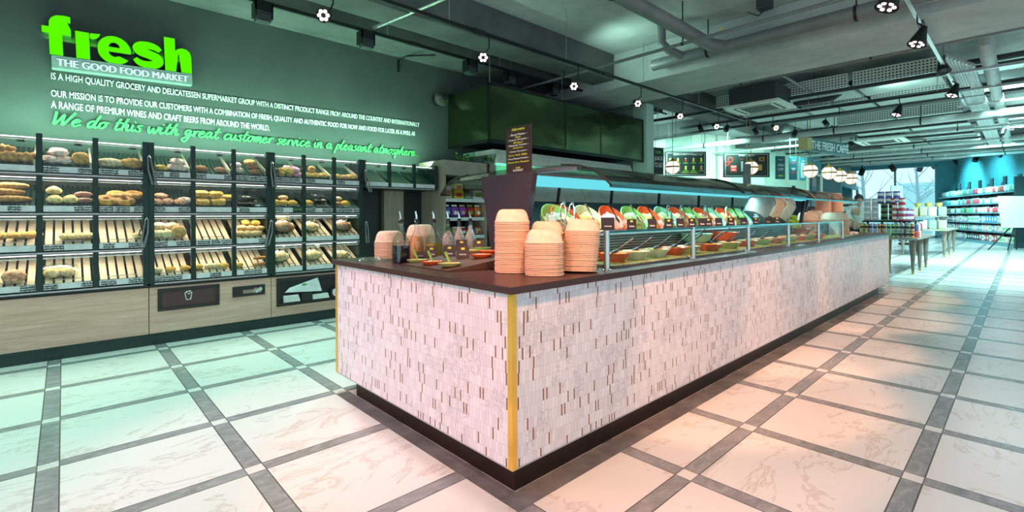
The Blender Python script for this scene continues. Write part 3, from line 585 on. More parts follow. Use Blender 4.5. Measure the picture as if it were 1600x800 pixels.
# slanted struts and dark back of the upper tier
for k, x in enumerate((2.75, 3.45, 4.25, 5.1, 6.0, 6.95)):
    st = MB(); st.tube((x, 2.46, 1.20), (x+.12, 2.50, 1.56), .014, 6); st.build('strut', 'black_metal', sb)
MB().hexa([(XE0+.05, 2.52, 1.17), (XE1, 2.52, 1.17), (XE1, 2.56, 1.17), (XE0+.05, 2.56, 1.17)], [(XE0+.05, 2.54, 1.36), (XE1, 2.54, 1.36), (XE1, 2.56, 1.36), (XE0+.05, 2.56, 1.36)]).build('back_ledge', 'gondola_dark', sb)
for i in range(6):  # what the sloped rear canopy glass mirrors, built as beige slabs
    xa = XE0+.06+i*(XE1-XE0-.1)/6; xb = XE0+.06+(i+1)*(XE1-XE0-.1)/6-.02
    MB().hexa([(xa, 2.60, 1.33), (xb, 2.60, 1.33), (xb, 2.61, 1.33), (xa, 2.61, 1.33)], [(xa+.06, 2.72, 1.50), (xb+.06, 2.72, 1.50), (xb+.06, 2.73, 1.50), (xa+.06, 2.73, 1.50)]).build('rear_reflection', 'beige_reflection', sb)
# upper deck: sloping support for the tilted bowls
MB().hexa([(XE0+.05, 1.98, .945), (XE1, 1.98, .945), (XE1, 2.52, .945), (XE0+.05, 2.52, .945)], [(XE0+.05, 1.98, 1.115), (XE1, 1.98, 1.115), (XE1, 2.52, 1.19), (XE0+.05, 2.52, 1.19)]).build('upper_deck', 'gondola_dark', sb)
lv = MB(); z = .955
while z < 1.11: lv.box(XE0+.06, 1.968, z, XE1, 1.981, z+.010); z += .019
lv.build('louvre_grille', 'steel_rough', sb)
MB().box(XE0+.05, 1.64, CT+.001, XE1-.1, 1.98, .952).build('cold_tray', 'steel', sb)
MB().box(XE0+.05, 1.66, .9521, XE1-.1, 1.97, .956).build('drip_mat', 'food_salad', sb)['label'] = 'scattered salad leaves'
# posts and front glass
px_ = [2.235, 3.26, 4.255, 5.265, 6.28, 7.33]
for x in px_:
    b = MB(); b.tube((x, PY, CT), (x, PY, 1.165), .0165, 14); b.lathe([(.026, 0), (.026, .006), (.017, .010)], 14, (x, PY, CT)); b.build('post', 'steel', sb, True)
for i in range(5):
    MB().box(px_[i]+.02, PY-.004, CT+.045, px_[i+1]-.02, PY+.004, 1.150).build('front_pane', 'case_glass', sb)
b = MB(); b.box(px_[0], PY-.010, 1.150, 5.30, PY+.010, 1.164); b.build('top_rail', 'chrome', sb)
b = MB(); b.box(5.30, PY-.006, 1.150, px_[-1], PY+.006, 1.160); b.build('top_rail', 'chrome', sb)
# slanted glass end screen of the tilted tier and its dark post
b = MB(); b.hexa([(5.75, 1.66, 1.16), (5.77, 1.66, 1.16), (5.77, 2.5, 1.16), (5.75, 2.5, 1.16)], [(5.95, 1.72, 1.39), (5.97, 1.72, 1.39), (5.97, 2.5, 1.55), (5.95, 2.5, 1.55)]); b.build('end_screen', 'case_glass', sb)
b = MB(); b.obox((6.0, 1.69, 1.28), (.025, 0, 0), (0, .012, 0), (.10, .01, .125)); b.build('end_post', 'black_metal', sb)
# ---- allergen sign on the end panel
XS = XE0+.005
sg = thing('allergen_sign', 'tall brown chalk style sign in clear holder on the dark end panel', 'sign', (XS+.02, 2.42, 1.545))
ya, yb = 2.535, 2.285; zt = 1.875
MB().box(XS+.012, yb, 1.546, XS+.020, ya, zt).build('sign_board', mat('sign_brown', (.075, .028, .028), .45), sg)
gl_ = MB(); gl_.box(XS+.008, yb-.006, 1.546, XS+.011, ya+.006, zt+.004); gl_.build('clear_holder', 'clear_glass', sg)
gw = MB(); gy = MB(); ym = (ya+yb)/2; hh = zt-1.546
def sline(mb, s, f, w, h): addtext(mb, s, (XS+.007, ym, 1.546+hh*f), MX, SZ, w, h, .02, 'C')
sline(gy, 'Allergens', .885, .13, .026)
for s, f, w, y in (('- Basil Pesto -', .80, .18, 0), ('Nuts', .745, .05, 1), ('- French Dressing -', .685, .21, 0), ('Mustard', .63, .09, 1), ('- Balsamic Vinegar -', .57, .21, 0), ('Sulphites', .515, .10, 1), ('- Caesar Dressing -', .44, .19, 0), ('Eggs Fish Milk', .36, .19, 1), ('- Honey Mustard Dressing -', .285, .22, 0), ('Gluten Eggs Mustard', .21, .21, 1), ('fresh', .095, .045, 1), ('FOOD MARKET', .04, .10, 0)): sline(gy if y else gw, s, f, w, .0145)
gw.build('white_lettering', 'white_print', sg); gy.build('yellow_lettering', 'yellow_print', sg)
# ------------------------------------------------------------------ stacks of upturned paper bowls
def bowl_mesh(r, h, sup=3.0, seg=24):
    b = MB(); b.lathe([(r, 0), (r*1.035, .002), (r*1.035, .0065), (r*.985, .008), (r*.93, h*.45), (r*.86, h*.72), (r*.74, h*.93), (r*.60, h), (0, h)], seg, (0, 0, 0), sup)
    return b
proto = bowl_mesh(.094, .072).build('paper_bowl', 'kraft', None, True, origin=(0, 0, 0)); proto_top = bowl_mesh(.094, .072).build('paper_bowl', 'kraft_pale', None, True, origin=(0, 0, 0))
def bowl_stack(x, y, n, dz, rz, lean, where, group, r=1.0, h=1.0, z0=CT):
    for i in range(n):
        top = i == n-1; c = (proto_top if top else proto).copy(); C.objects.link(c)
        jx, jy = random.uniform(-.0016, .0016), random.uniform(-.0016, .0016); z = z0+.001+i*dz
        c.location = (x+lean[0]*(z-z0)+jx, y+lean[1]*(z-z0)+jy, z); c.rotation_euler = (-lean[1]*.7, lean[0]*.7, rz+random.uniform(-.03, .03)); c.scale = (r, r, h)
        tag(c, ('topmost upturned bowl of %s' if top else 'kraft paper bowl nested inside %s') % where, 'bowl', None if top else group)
RZ = YAW
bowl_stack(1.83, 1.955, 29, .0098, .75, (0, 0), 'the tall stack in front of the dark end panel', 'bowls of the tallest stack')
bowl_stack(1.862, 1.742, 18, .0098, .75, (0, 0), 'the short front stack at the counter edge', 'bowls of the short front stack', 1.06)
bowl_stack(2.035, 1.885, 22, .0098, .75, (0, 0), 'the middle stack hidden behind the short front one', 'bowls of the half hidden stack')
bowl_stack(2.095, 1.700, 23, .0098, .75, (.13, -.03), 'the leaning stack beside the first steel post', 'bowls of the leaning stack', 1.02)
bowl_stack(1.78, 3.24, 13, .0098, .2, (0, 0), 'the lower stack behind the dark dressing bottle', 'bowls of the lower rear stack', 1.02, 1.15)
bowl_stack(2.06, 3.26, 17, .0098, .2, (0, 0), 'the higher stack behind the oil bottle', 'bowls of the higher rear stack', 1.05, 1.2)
# far stacks near the till
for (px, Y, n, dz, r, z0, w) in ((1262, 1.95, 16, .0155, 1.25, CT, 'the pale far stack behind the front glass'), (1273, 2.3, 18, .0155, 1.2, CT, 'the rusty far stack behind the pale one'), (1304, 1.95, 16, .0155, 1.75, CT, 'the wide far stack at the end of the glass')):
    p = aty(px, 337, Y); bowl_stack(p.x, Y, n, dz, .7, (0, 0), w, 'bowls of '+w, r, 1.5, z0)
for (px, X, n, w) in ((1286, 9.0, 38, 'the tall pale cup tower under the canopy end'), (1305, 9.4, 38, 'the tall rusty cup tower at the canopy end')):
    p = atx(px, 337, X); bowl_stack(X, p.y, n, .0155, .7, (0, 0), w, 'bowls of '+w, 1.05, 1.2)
bpy.data.objects.remove(proto); bpy.data.objects.remove(proto_top)
# ------------------------------------------------------------------ dressing bottles
def bottle(x, y, liq, lab, fill, sq=6):
    t = thing('dressing_bottle', lab, 'bottle', (x, y, CT), None)
    pr = [(.046, .001), (.050, .006), (.050, .120), (.044, .150), (.026, .190), (.0155, .215), (.0145, .262), (.018, .266), (.018, .272), (.0145, .275)]
    MB().lathe(pr, 28, (x, y, CT), sq if fill < .16 else 2).build('glass_body', 'bottle_glass', t, True)
    lp_ = [(.043, .004)]+[(r_*.9, z) for r_, z in pr[1:] if z < fill]
    rr = [r_ for r_, z in pr if z < fill][-1]
    for (r0, z0), (r1, z1) in zip(pr, pr[1:]):
        if z0 <= fill < z1: rr = r0+(r1-r0)*(fill-z0)/(z1-z0)
    lp_.append((rr*.9, fill)); MB().lathe(lp_, 28, (x, y, CT), sq if fill < .16 else 2).build('dressing', liq, t, True)
    s = MB(); s.lathe([(.0135, .262), (.0165, .277), (.0165, .287), (.010, .292)], 14, (x, y, CT)); sp = s.build('stopper', 'black_plastic', t, True)
    d = MB(); d.path([(x, y, CT+.29), (x-.002, y, CT+.312), (x-.008, y+.004, CT+.345)], [.0075, .006, .0045], 8); d.build('pour_spout', 'steel', sp, True)
bottle(1.640, 2.835, 'liquid_dark', 'square glass bottle of black dressing, leftmost with a pourer', .118)
bottle(1.832, 2.95, 'liquid_orange', 'glass bottle of orange dressing, second bottle from the left', .165, 2)
bottle(2.03, 3.03, 'liquid_oil', 'square glass bottle of golden oil in front of bowl stack', .105)
bottle(2.17, 3.045, 'liquid_seed', 'glass bottle of speckled pink dressing, right of the oil', .185, 2)
bottle(2.30, 3.075, 'liquid_pale', 'glass bottle of pale pink dressing, middle of right trio', .225, 2)
bottle(2.44, 3.11, 'liquid_cream', 'glass bottle of creamy dressing, rightmost bottle', .235, 2)
# ------------------------------------------------------------------ sloping topping board with ovals of toppings and name cards
tb = thing('topping_board', 'dark wooden wedge board holding toppings beside the bottles', 'board', (1.95, 2.62, CT))
bd = MB(); q0, q1, q3 = (atz(699, 425, CT).xy, atz(630, 414, CT).xy, atz(775, 404, CT+.06).xy); BD = (q3-q0)*1.75; q3 = q0+BD; q1 = q0+(q1-q0)*1.05; q2 = q1+BD
bd.hexa([(*q0, CT+.001), (*q1, CT+.001), (*q2, CT+.001), (*q3, CT+.001)], [(*q0, CT+.006), (*q1, CT+.006), (*q2, CT+.085), (*q3, CT+.085)]); bd.build('board', 'board_dark', tb)
def board_z(x, y):
    u = (Vector((x, y))-q0).dot(BD)/BD.dot(BD); return CT+.008+max(0, min(1, u))*.079
def on_board(px, py):
    d = ray(px, py); lo, hi = 1.5, 6.0
    for _ in range(40):
        t = (lo+hi)/2; p = Vector((0, 0, H))+d*t
        if p.z > board_z(p.x, p.y): lo = t
        else: hi = t
    return p.x, p.y
for (px, py, food, dish, lab, spoon) in ((652, 411, 'melon', 'bowl_olive', 'green oval dish of melon slices with celery stick, nearest the black bottle', 1), (675, 414, 'food_cream', 'terracotta', 'terracotta oval dish of nuts with upright celery stick', 1), (702, 417, 'melon', 'bowl_olive', 'green oval dish at the front edge of the topping board', 1), (752, 403, 'food_pink', 'terracotta', 'terracotta oval dish with pink flakes below the name card', 0), (738, 396, 'melon', 'bowl_olive', 'small green oval dish between the two rows of name cards', 0), (752, 392, 'food_salad', 'bowl_green', 'green oval dish with dark garnish behind right name card', 0), (762, 397, 'food_red', 'terracotta', 'red oval dish at the rear of the topping board', 0)):
    x, y = on_board(px, py); z = board_z(x, y)+.003; t = thing('oval_dish', lab, 'dish', (x, y, z)); a = YAW-PI/2
    d = MB(); d.T = Matrix.Translation((x, y, z)) @ Matrix.Rotation(a, 4, 'Z') @ Matrix.Rotation(.0, 4, 'Y'); d.lathe([(.045, 0), (.062, .010), (.070, .020), (.067, .021), (.055, .013)], 24, (0, 0, 0), 2, .62); d.build('dish', dish, t, True)
    d = MB(); d.T = Matrix.Translation((x, y, z)) @ Matrix.Rotation(a, 4, 'Z'); d.ell((0, 0, .012), .054, .034, .012, 20, 8, .25, x*9); d.build('topping', food, t, True)
    if spoon: MB().tube((x, y-.01, z+.015), (x-.02, y+.012, z+.085), .007, 8, .009).build('celery_stick', 'celery', t, True)
def card(x, y, z, w, h, lab, words, mb='label_black', sub=None, lean=.25, yellow=True, name='name_card'):
    t = thing(name, lab, 'label', (x, y, z)); fx_ = RT; up = (UP*math.cos(lean)+FW*math.sin(lean)).normalized(); nr = fx_.cross(up)
    o = Vector((x, y, z)); b = MB(); b.obox(o+up*h/2, fx_*w/2, up*h/2, nr*.002); b.obox(o+up*.004+FW*.02, fx_*w/2, UP*.003, FW*.022); b.build('card', mb, t)
    tx = MB(); addtext(tx, words, o+up*h*.22+nr*.003, fx_, up, w*.55, h*.16, .02, 'C'); tx.build('lettering', 'white_print', t)
    if yellow:
        yl = MB(); yl.obox(o+up*h*.78+nr*.003, fx_*w*.14, up*h*.09, nr*.0006); yl.build('emblem', 'yellow_print', t)
def bcard(px, py, *a, **k):
    x, y = on_board(px, py); card(x, y, board_z(x, y)+.002, *a, **k)
bcard(674, 403, .078, .078, 'black name card in front of the golden oil bottle', 'Maïs Zout')
bcard(702, 402, .080, .078, 'black name card, front row left of the two touching cards', 'Kerstout')
bcard(723, 404, .080, .078, 'black name card, front row centre on the topping board', 'Pumpkin Seed')
bcard(721, 392, .080, .078, 'black name card, back row left on the topping board', 'Coffeenut')
bcard(748, 393, .080, .078, 'black name card, back row right near the tall bowl stack', 'Cranberries')
bcard(656, 403, .07, .040, 'small rounded black card leaning on the orange bottle', 'Amandel', yellow=False)
# clear plastic lids at the counter's left end
for (x, y, r, k) in ((1.53, 3.13, .055, 'left'), (1.60, 3.02, .06, 'front'), (1.66, 3.16, .05, 'rear')):
    b = MB(); b.lathe([(r, 0), (r, .008), (r*.8, .02), (r*.75, .022), (0, .022)], 20, (x, y, CT+.001)); o = b.build('plastic_wrapper', 'bag_film', None, True); tag(o, 'clear crinkled plastic wrapper, %s one at counter left end' % k, 'wrapper')
# ------------------------------------------------------------------ tilted salad bowls
def salad_bowl(t, R, dep, bm_, food, tilt, rim=.010):
    """tilted bowl: opening faces the customers"""
    Mx = tilt
    b = MB(); b.T = Mx; b.lathe([(R*.42, -dep), (R*.72, -dep*.72), (R*.93, -dep*.3), (R, 0), (R*1.02, .004), (R*.985, .008), (R*.94, .0), (R*.86, -dep*.3), (R*.6, -dep*.62), (0, -dep*.72)], 32); b.build('bowl', bm_, t, True)
    b = MB(); b.T = Mx; b.ell((0, -R*.14, -dep*.24), R*.74, R*.68, dep*.34, 26, 12, .34, random.random()*40); b.build('salad', food, t, True)
sal = [(872, 'bowl_green', 'food_olive', 'green bowl of dark mixed salad beside the end panel', 'tongs'), (886, 'terracotta', 'food_cream', 'terracotta bowl of creamy potato salad, second in tilted row', 'tongs'), (921, 'bowl_cream', 'food_yellow', 'cream bowl of yellow corn salad in tilted row', 'spoon'), (958, 'terracotta', 'food_pink', 'terracotta bowl with pale pink crumbs in tilted row', 'spoon'),
 (991, 'bowl_green', 'food_salad', 'green bowl of green salad behind its black label', 'spoon'), (1016, 'terracotta', 'food_cous', 'terracotta bowl of couscous in tilted row', 'spoon'), (1041, 'bowl_mint', 'food_salad', 'mint bowl behind dark tongs in tilted row', 'tongs'), (1062, 'terracotta', 'food_red', 'terracotta bowl of red pepper mix in tilted row', 'tongs'), (1082, 'bowl_green', 'food_salad', 'green bowl with white filling midway along tilted row', 'spoon'),
 (1100, 'terracotta', 'food_red', 'terracotta bowl with tongs right of the middle green bowl', 'tongs'), (1117, 'bowl_mint', 'food_cream', 'pale mint bowl in right half of tilted row', 'spoon'), (1134, 'terracotta', 'food_cous', 'terracotta bowl third from the right of tilted row', 'tongs'), (1149, 'bowl_green', 'food_salad', 'green bowl second from the right of tilted row', 'spoon'), (1160, 'bowl_mint', 'food_salad', 'last mint bowl at the right end of tilted row', 'spoon')]
def tool(t_name, base, dirv, L, lab, m, kind):
    t = thing(t_name, lab, kind, tuple(base)); d = dirv.normalized(); s_ = d.cross(UP).normalized(); nn = s_.cross(d)
    if kind == 'tongs':
        for k in (-1, 1):
            a = MB(); a.path([base+s_*.012*k, base+d*L*.5+s_*.020*k, base+d*L*.93+s_*.012*k, base+d*L], [.005, .005, .005, .007], 6); a.build('arm', m, t, True)
        MB().path([base+d*L-s_*.012, base+d*(L+.012), base+d*L+s_*.012], .006, 6).build('hinge', 'black_plastic', t, True)
    else:
        a = MB(); a.path([base+d*.03, base+d*L*.6, base+d*L], [.004, .005, .009], 6); h = a.build('handle', m, t, True)
        a = MB(); a.T = Matrix.Translation(base) @ d.to_track_quat('X', 'Z').to_matrix().to_4x4(); a.ell((0, 0, 0), .04, .026, .010, 12, 6); a.build('spoon_bowl', m, t, True)
for i, (px, bmn, fd, lab, tl) in enumerate(sal):
    c = aty(px, 341, 2.14); c.z = 1.225+.004*(i == 0); R = .130; t = thing('salad_bowl', lab, 'bowl', tuple(c))
    Mx = Matrix.Translation(c) @ Matrix.Rotation(math.radians(-6), 4, 'Z') @ Matrix.Rotation(math.radians(48), 4, 'X')
    salad_bowl(t, R, .10, bmn, fd, Mx)
    bb = Mx @ Vector((.03, -.02, .006)); dd = Vector((-.25 if tl == 'spoon' else .35, .30, .75))
    tool('serving_tongs' if tl == 'tongs' else 'serving_spoon', bb, dd, .135, '%s standing in the %s' % ('dark serving tongs' if tl == 'tongs' else 'steel serving spoon', ' '.join(lab.split()[:9])), 'black_plastic' if i in (3, 5, 6, 7, 9, 12) else 'steel', tl)
# name cards clipped to the rail
for i, px in enumerate((990, 1022, 1048, 1066, 1084, 1100, 1110, 1126, 1145, 1165, 1184, 1203, 1217)):
    c = aty(px, 352, PY); card(c.x, PY+.012, 1.165, .055, .062, 'black salad label on the rail, %s from the left of the row' % ORD[i], 'Salade', lean=.2, yellow=(i % 2 == 0), name='rail_label')
card(px_[0]+.012, PY, 1.166, .075, .072, 'black chalk label on top of the first steel post', 'gemengde salade', lean=.15, yellow=False, name='rail_label')
# lower tier bowls behind the front glass
low = [(958, 'terracotta'), (990, 'bowl_cream'), (1022, 'bowl_cream'), (1050, 'terracotta'), (1072, 'bowl_olive'), (1106, 'terracotta'), (1136, 'bowl_olive'), (1164, 'terracotta'), (1187, 'bowl_olive'), (1208, 'terracotta'), (1228, 'bowl_olive'), (1245, 'terracotta'), (1258, 'bowl_olive'), (1273, 'terracotta')]
foods = ['food_cous', 'food_cream', 'food_salad', 'food_red', 'food_pink']
for i, (px, bmn) in enumerate(low):
    c = aty(px, 392, 1.80); z = .957; R = .105 if i < 5 else .115
    lab = '%s low dish behind the front glass, %s from the left' % ({'terracotta': 'orange red', 'bowl_cream': 'cream', 'bowl_olive': 'olive green'}[bmn], ORD[i])
    t = thing('salad_dish', lab, 'dish', (c.x, 1.80, z)); b = MB(); b.lathe([(R*.62, 0), (R*.70, .008), (R, .050), (R*1.05, .054), (R*.97, .052), (R*.70, .026), (0, .022)], 24, (c.x, 1.80, z)); b.build('dish', bmn, t, True)
    MB().ell((c.x, 1.80, z+.040), R*.82, R*.82, .022, 18, 8, .3, i*2.3).build('salad', foods[i % 5], t, True)
    tool('serving_spoon', Vector((c.x-.02, 1.78, z+.06)), Vector((.75, -.10, .32)), .20, 'black handled spoon lying in the %s' % lab.replace(' low', '').replace(' behind the front glass,', ','), 'black_plastic', 'spoon')
for (px, bmn, lab) in ((1088, 'bowl_mint', 'wide mint bowl raised behind the second glass post'), (1128, 'terracotta', 'wide terracotta bowl raised beside the mint bowl')):
    c = aty(px, 368, 1.88); t = thing('serving_bowl', lab, 'bowl', (c.x, 1.88, 1.02)); R = .13
    MB().lathe([(R*.55, 0), (R*.8, .02), (R*1.0, .072), (R*1.04, .075), (R*.96, .072), (R*.6, .03), (0, .028)], 28, (c.x, 1.88, 1.02)).build('bowl', bmn, t, True)
    MB().lathe([(R*.5, 0), (R*.5, .064)], 20, (c.x, 1.88, .9565)).build('stand', 'steel_rough', t, True)
    tool('serving_spoon', Vector((c.x, 1.86, 1.085)), Vector((.75, -.1, .4)), .17, 'dark serving spoon resting in the '+lab, 'black_plastic', 'spoon')
mat('reflected_grey', (.58, .62, .62), .45, .3); mat('reflected_mint', (.56, .74, .70), .5)
# bowl stacks reflected in the slanted end screen, built as solid tilted shapes
for (px, py, bmn, lab, R) in ((1186, 322, 'reflected_grey', 'tilted frosted drum at the end of the salad row', .145), (1207, 326, 'kraft_pale', 'tilted peach drum between two paler ones', .115), (1222, 330, 'reflected_mint', 'tilted pale mint drum beside the slanted black post', .125)):
    c = aty(px, py, 2.15); t = thing('tilted_reflection', lab, 'reflection', tuple(c)); b = MB(); b.T = Matrix.Translation(c) @ Matrix.Rotation(math.radians(-15), 4, 'Z') @ Matrix.Rotation(math.radians(38), 4, 'Y')
    b.lathe([(R*.90, -.17), (R*.92, -.16), (R, .08), (R*.98, .10), (R*.86, .16), (R*.62, .19), (0, .195)], 28); b.build('body', bmn, t, True); b2 = MB(); b2.T = b.T; b2.torus((0, 0, .10), R, .008, 28, 6); b2.build('reflected_rim', 'steel', t, True)
# limes, brown boards, glass box, till end
for i, (dx, dy, dz) in enumerate(((0, 0, 0), (.07, .01, 0), (.14, .0, 0), (.035, .03, .055), (.105, .02, .055), (.07, .02, .11))):
    c = aty(1240, 360, 1.95); b = MB(); b.ell((c.x+dx*1.4, 1.95+dy, 1.10+dz), .040, .036, .036, 12, 8, .06, i); o = b.build('lime', 'lime_fruit', None, True); tag(o, ['leftmost lime in the bottom of the heap', 'middle lime in the bottom of the heap', 'rightmost lime in the bottom of the heap', 'left lime in the second layer of heap', 'right lime in the second layer of heap', 'single lime on top of the heap'][i], 'lime')
c = aty(1240, 360, 1.95); t = thing('fruit_bowl', 'red bowl under the heap of limes on the counter', 'bowl', (c.x+.1, 1.95, CT)); MB().lathe([(.10, 0), (.11, .06), (.16, .13), (.165, .135), (.15, .125), (.06, .11), (0, .11)], 24, (c.x+.1, 1.95, CT+.001)).build('bowl', 'terracotta', t, True)
for (px, Y, w, h, z, lab) in ((1246, 2.75, .30, .36, 1.08, 'tall brown menu board standing behind the limes'), (1270, 2.65, .20, .14, 1.26, 'small framed brown sign right of the tall brown board')):
    c = aty(px, 330, Y); t = thing('menu_board', lab, 'sign', (c.x, Y, CT)); b = MB(); o = Vector((c.x, Y, z)); b.obox(o+UP*h/2, RT*w/2, UP*h/2, FW*.01); b.obox(o*1+UP*((CT-z)/2), RT*.02, UP*(z-CT)/2, FW*.01); b.build('board', 'sign_brown', t)
    b = MB(); addtext(b, 'MENU', o+UP*h*.5-FW*.012, RT, UP, w*.4, h*.1, .02, 'C'); b.obox(o+UP*h*.3-FW*.0115, RT*w*.2, UP*h*.012, FW*.0005); b.obox(o+UP*h*.2-FW*.0115, RT*w*.2, UP*h*.012, FW*.0005); b.build('lettering', 'gold_dark' if h > .2 else 'white_print', t)
c = aty(1303, 362, 1.9); t = thing('glass_box', 'clear box with a pale insert by the last steel post', 'box', (c.x, 1.9, CT)); MB().box(c.x-.15, 1.8, CT+.001, c.x+.15, 2.0, CT+.25).build('shell', 'case_glass', t); MB().box(c.x-.02, 1.84, CT+.005, c.x+.12, 1.96, CT+.19).build('insert', 'white_paint', t)
# till and payment clutter near the counter end
c = Vector((8.35, 2.0, CT)); t = thing('till_screen', 'slanted dark till screen near the counter far end', 'till', tuple(c)); b = MB(); b.obox(c+UP*.10, Vector((.16, .04, 0)), Vector((.02, -.10, .05)), Vector((0, .01, .015))); b.build('screen', 'black_plastic', t); MB().box(c.x-.08, c.y-.03, CT, c.x+.08, c.y+.10, CT+.07).build('stand', 'black_metal', t)
c = Vector((8.95, 2.1, CT)); t = thing('card_terminal', 'small red and black card terminal behind the till', 'terminal', tuple(c)); MB().hexa([(c.x-.05, c.y-.08, CT), (c.x+.05, c.y-.08, CT), (c.x+.05, c.y+.05, CT), (c.x-.05, c.y+.05, CT)], [(c.x-.05, c.y-.05, CT+.07), (c.x+.05, c.y-.05, CT+.07), (c.x+.05, c.y+.05, CT+.15), (c.x-.05, c.y+.05, CT+.15)]).build('body', 'black_plastic', t, bevel=.004); MB().box(c.x-.04, c.y+.0, CT+.13, c.x+.04, c.y+.045, CT+.20).build('receipt', 'red_print', t)
for (x, y, l) in ((8.75, 1.85, 'nearest'), (9.05, 1.85, 'middle'), (9.35, 1.9, 'furthest')):
    o = MB().box(x-.09, y-.05, CT+.001, x+.09, y+.05, CT+.018).box(x-.085, y-.045, CT+.018, x+.08, y+.045, CT+.03).build('leaflet_pile', 'paper_white', bevel=.002); tag(o, 'small pile of leaflets on the counter end, %s one' % l, 'leaflets')
# ------------------------------------------------------------------ bread wall
YF = 5.80; ROWZ = [1.625, 1.280, .940, .600]; RH_ = .34; YB = 6.30
EDGES = [-.515, -.149, .217, .605, .971, 1.340, 1.708, 2.073, 2.437, 2.800, 3.190, 3.570, 3.947]
def tray_z(r, y): return ROWZ[r]+.075+(y-YF-.03)*.48
def case_unit(cols, rows, lab):
    x0, x1 = EDGES[cols[0]], EDGES[cols[-1]+1]; zb = ROWZ[rows[-1]]; t = thing('bread_display_case', lab, 'display case', ((x0+x1)/2, 6.05, zb))
    f = MB()
    for i, c_ in enumerate(list(cols)+[cols[-1]+1]):
        x = EDGES[c_]; w = .045 if i in (0, len(cols)) else .02
        xa, xb = (x, x+w) if i == 0 else ((x-w, x) if i == len(cols) else (x-w, x+w)); f.box(xa, YF-.01, zb, xb, YF+.035, 1.975)
        if i in (0, len(cols)): f.box(xa if i == 0 else xb-.012, YF+.03, zb, xa+.012 if i == 0 else xb, YB, zb+RH_*len(rows)+.0)
    f.build('frame', 'frame_green', t, bevel=.003)
    for r in rows:
        z = ROWZ[r]
        MB().box(x0+.012, YF-.005, z-.012, x1-.012, YB, z+.004).build('shelf_board', 'black_metal' if r < 2 else 'frame_green', t)
        MB().box(x0+.045, YF-.018, z-.006, x1-.045, YF-.006, z+.008).build('shelf_rail', 'steel_rough', t)
        MB().box(x0+.05, YF+.055, z+RH_-.026, x1-.05, YF+.08, z+RH_-.018).build('light_strip', 'led_white', t)
        b = MB(); b.tube((x0+.04, YF+.012, z+RH_-.045), (x1-.04, YF+.012, z+RH_-.045), .008, 10); b.build('door_hinge_bar', 'chrome', t, True)
        for c_ in cols:
            xa, xb = EDGES[c_]+.024, EDGES[c_+1]-.024; s = MB(); w = xb-xa
            if r < 2:
                n = 9; yb = YF+.44
                for k in range(n): xx = xa+w*(k+.5)/n; s.hexa([(xx-w/n*.34, YF+.03, tray_z(r, YF+.03)-.014), (xx+w/n*.34, YF+.03, tray_z(r, YF+.03)-.014), (xx+w/n*.34, yb, tray_z(r, yb)-.014), (xx-w/n*.34, yb, tray_z(r, yb)-.014)], [(xx-w/n*.30, YF+.03, tray_z(r, YF+.03)), (xx+w/n*.30, YF+.03, tray_z(r, YF+.03)), (xx+w/n*.30, yb, tray_z(r, yb)), (xx-w/n*.30, yb, tray_z(r, yb))])
                s.build('slatted_tray', 'tray_green', t)
                if r == 0 and c_ < 9: MB().hexa([(xb-.014, YF+.03, tray_z(r, YF+.03)), (xb, YF+.03, tray_z(r, YF+.03)), (xb, yb, tray_z(r, yb)), (xb-.014, yb, tray_z(r, yb))], [(xb-.014, YF+.03, tray_z(r, YF+.03)+.05), (xb, YF+.03, tray_z(r, YF+.03)+.05), (xb, yb, tray_z(r, yb)+.03), (xb-.014, yb, tray_z(r, yb)+.03)]).build('tray_side', 'ecru_side', t)
            else:
                n = 5; yb = YF+.46
                for k in range(n): xx = xa+w*(k+.5)/n; s.hexa([(xx-w/n*.37, YF+.03, tray_z(r, YF+.03)-.012), (xx+w/n*.37, YF+.03, tray_z(r, YF+.03)-.012), (xx+w/n*.37, yb, tray_z(r, yb)-.012), (xx-w/n*.37, yb, tray_z(r, yb)-.012)], [(xx-w/n*.37, YF+.03, tray_z(r, YF+.03)), (xx+w/n*.37, YF+.03, tray_z(r, YF+.03)), (xx+w/n*.37, yb, tray_z(r, yb)), (xx-w/n*.37, yb, tray_z(r, yb))])
                s.build('slatted_tray', 'wood_pale', t)
                MB().hexa([(xa, YF+.05, tray_z(r, YF+.05)-.045), (xb, YF+.05, tray_z(r, YF+.05)-.045), (xb, yb, tray_z(r, yb)-.045), (xa, yb, tray_z(r, yb)-.045)], [(xa, YF+.05, tray_z(r, YF+.05)-.035), (xb, YF+.05, tray_z(r, YF+.05)-.035), (xb, yb, tray_z(r, yb)-.035), (xa, yb, tray_z(r, yb)-.035)]).build('tray_base', 'black_metal', t)
                lp_ = MB(); lp_.path([(xa+.06, YF+.04, z+.075), (xa+.06, YF+.035, z+.10), (xb-.06, YF+.035, z+.10), (xb-.06, YF+.04, z+.075)], .003, 5); lp_.build('wire_stop', 'steel', t, True)
            st = MB().box(xa, YF-.004, z+.020, xb, YF+.004, z+.072).build('price_strip', 'price_strip_grey', t)
            for (u, wd_) in TAGS.get((r, c_), ()):
                MB().box(xa+w*u, YF-.009, z+.022, min(xb, xa+w*u+wd_), YF-.0045, z+.070).build('price_tag', 'chalk_tag', st)
            MB().hexa([(xa, YF+.010, z+.072), (xb, YF+.010, z+.072), (xb, YF+.014, z+.072), (xa, YF+.014, z+.072)], [(xa, YF+.010, z+RH_-.03), (xb, YF+.010, z+RH_-.03), (xb, YF+.014, z+RH_-.03), (xa, YF+.014, z+RH_-.03)]).build('glass_flap', 'case_glass', t)
            if c_ > 1 or r == 0:
                b = MB(); b.tube((xb-.09, YF+.10, z+RH_-.015), (xb-.09, YF+.10, z+RH_-.06), .034, 14); b.build('puck_lamp', 'frame_green', t, True)
    return t
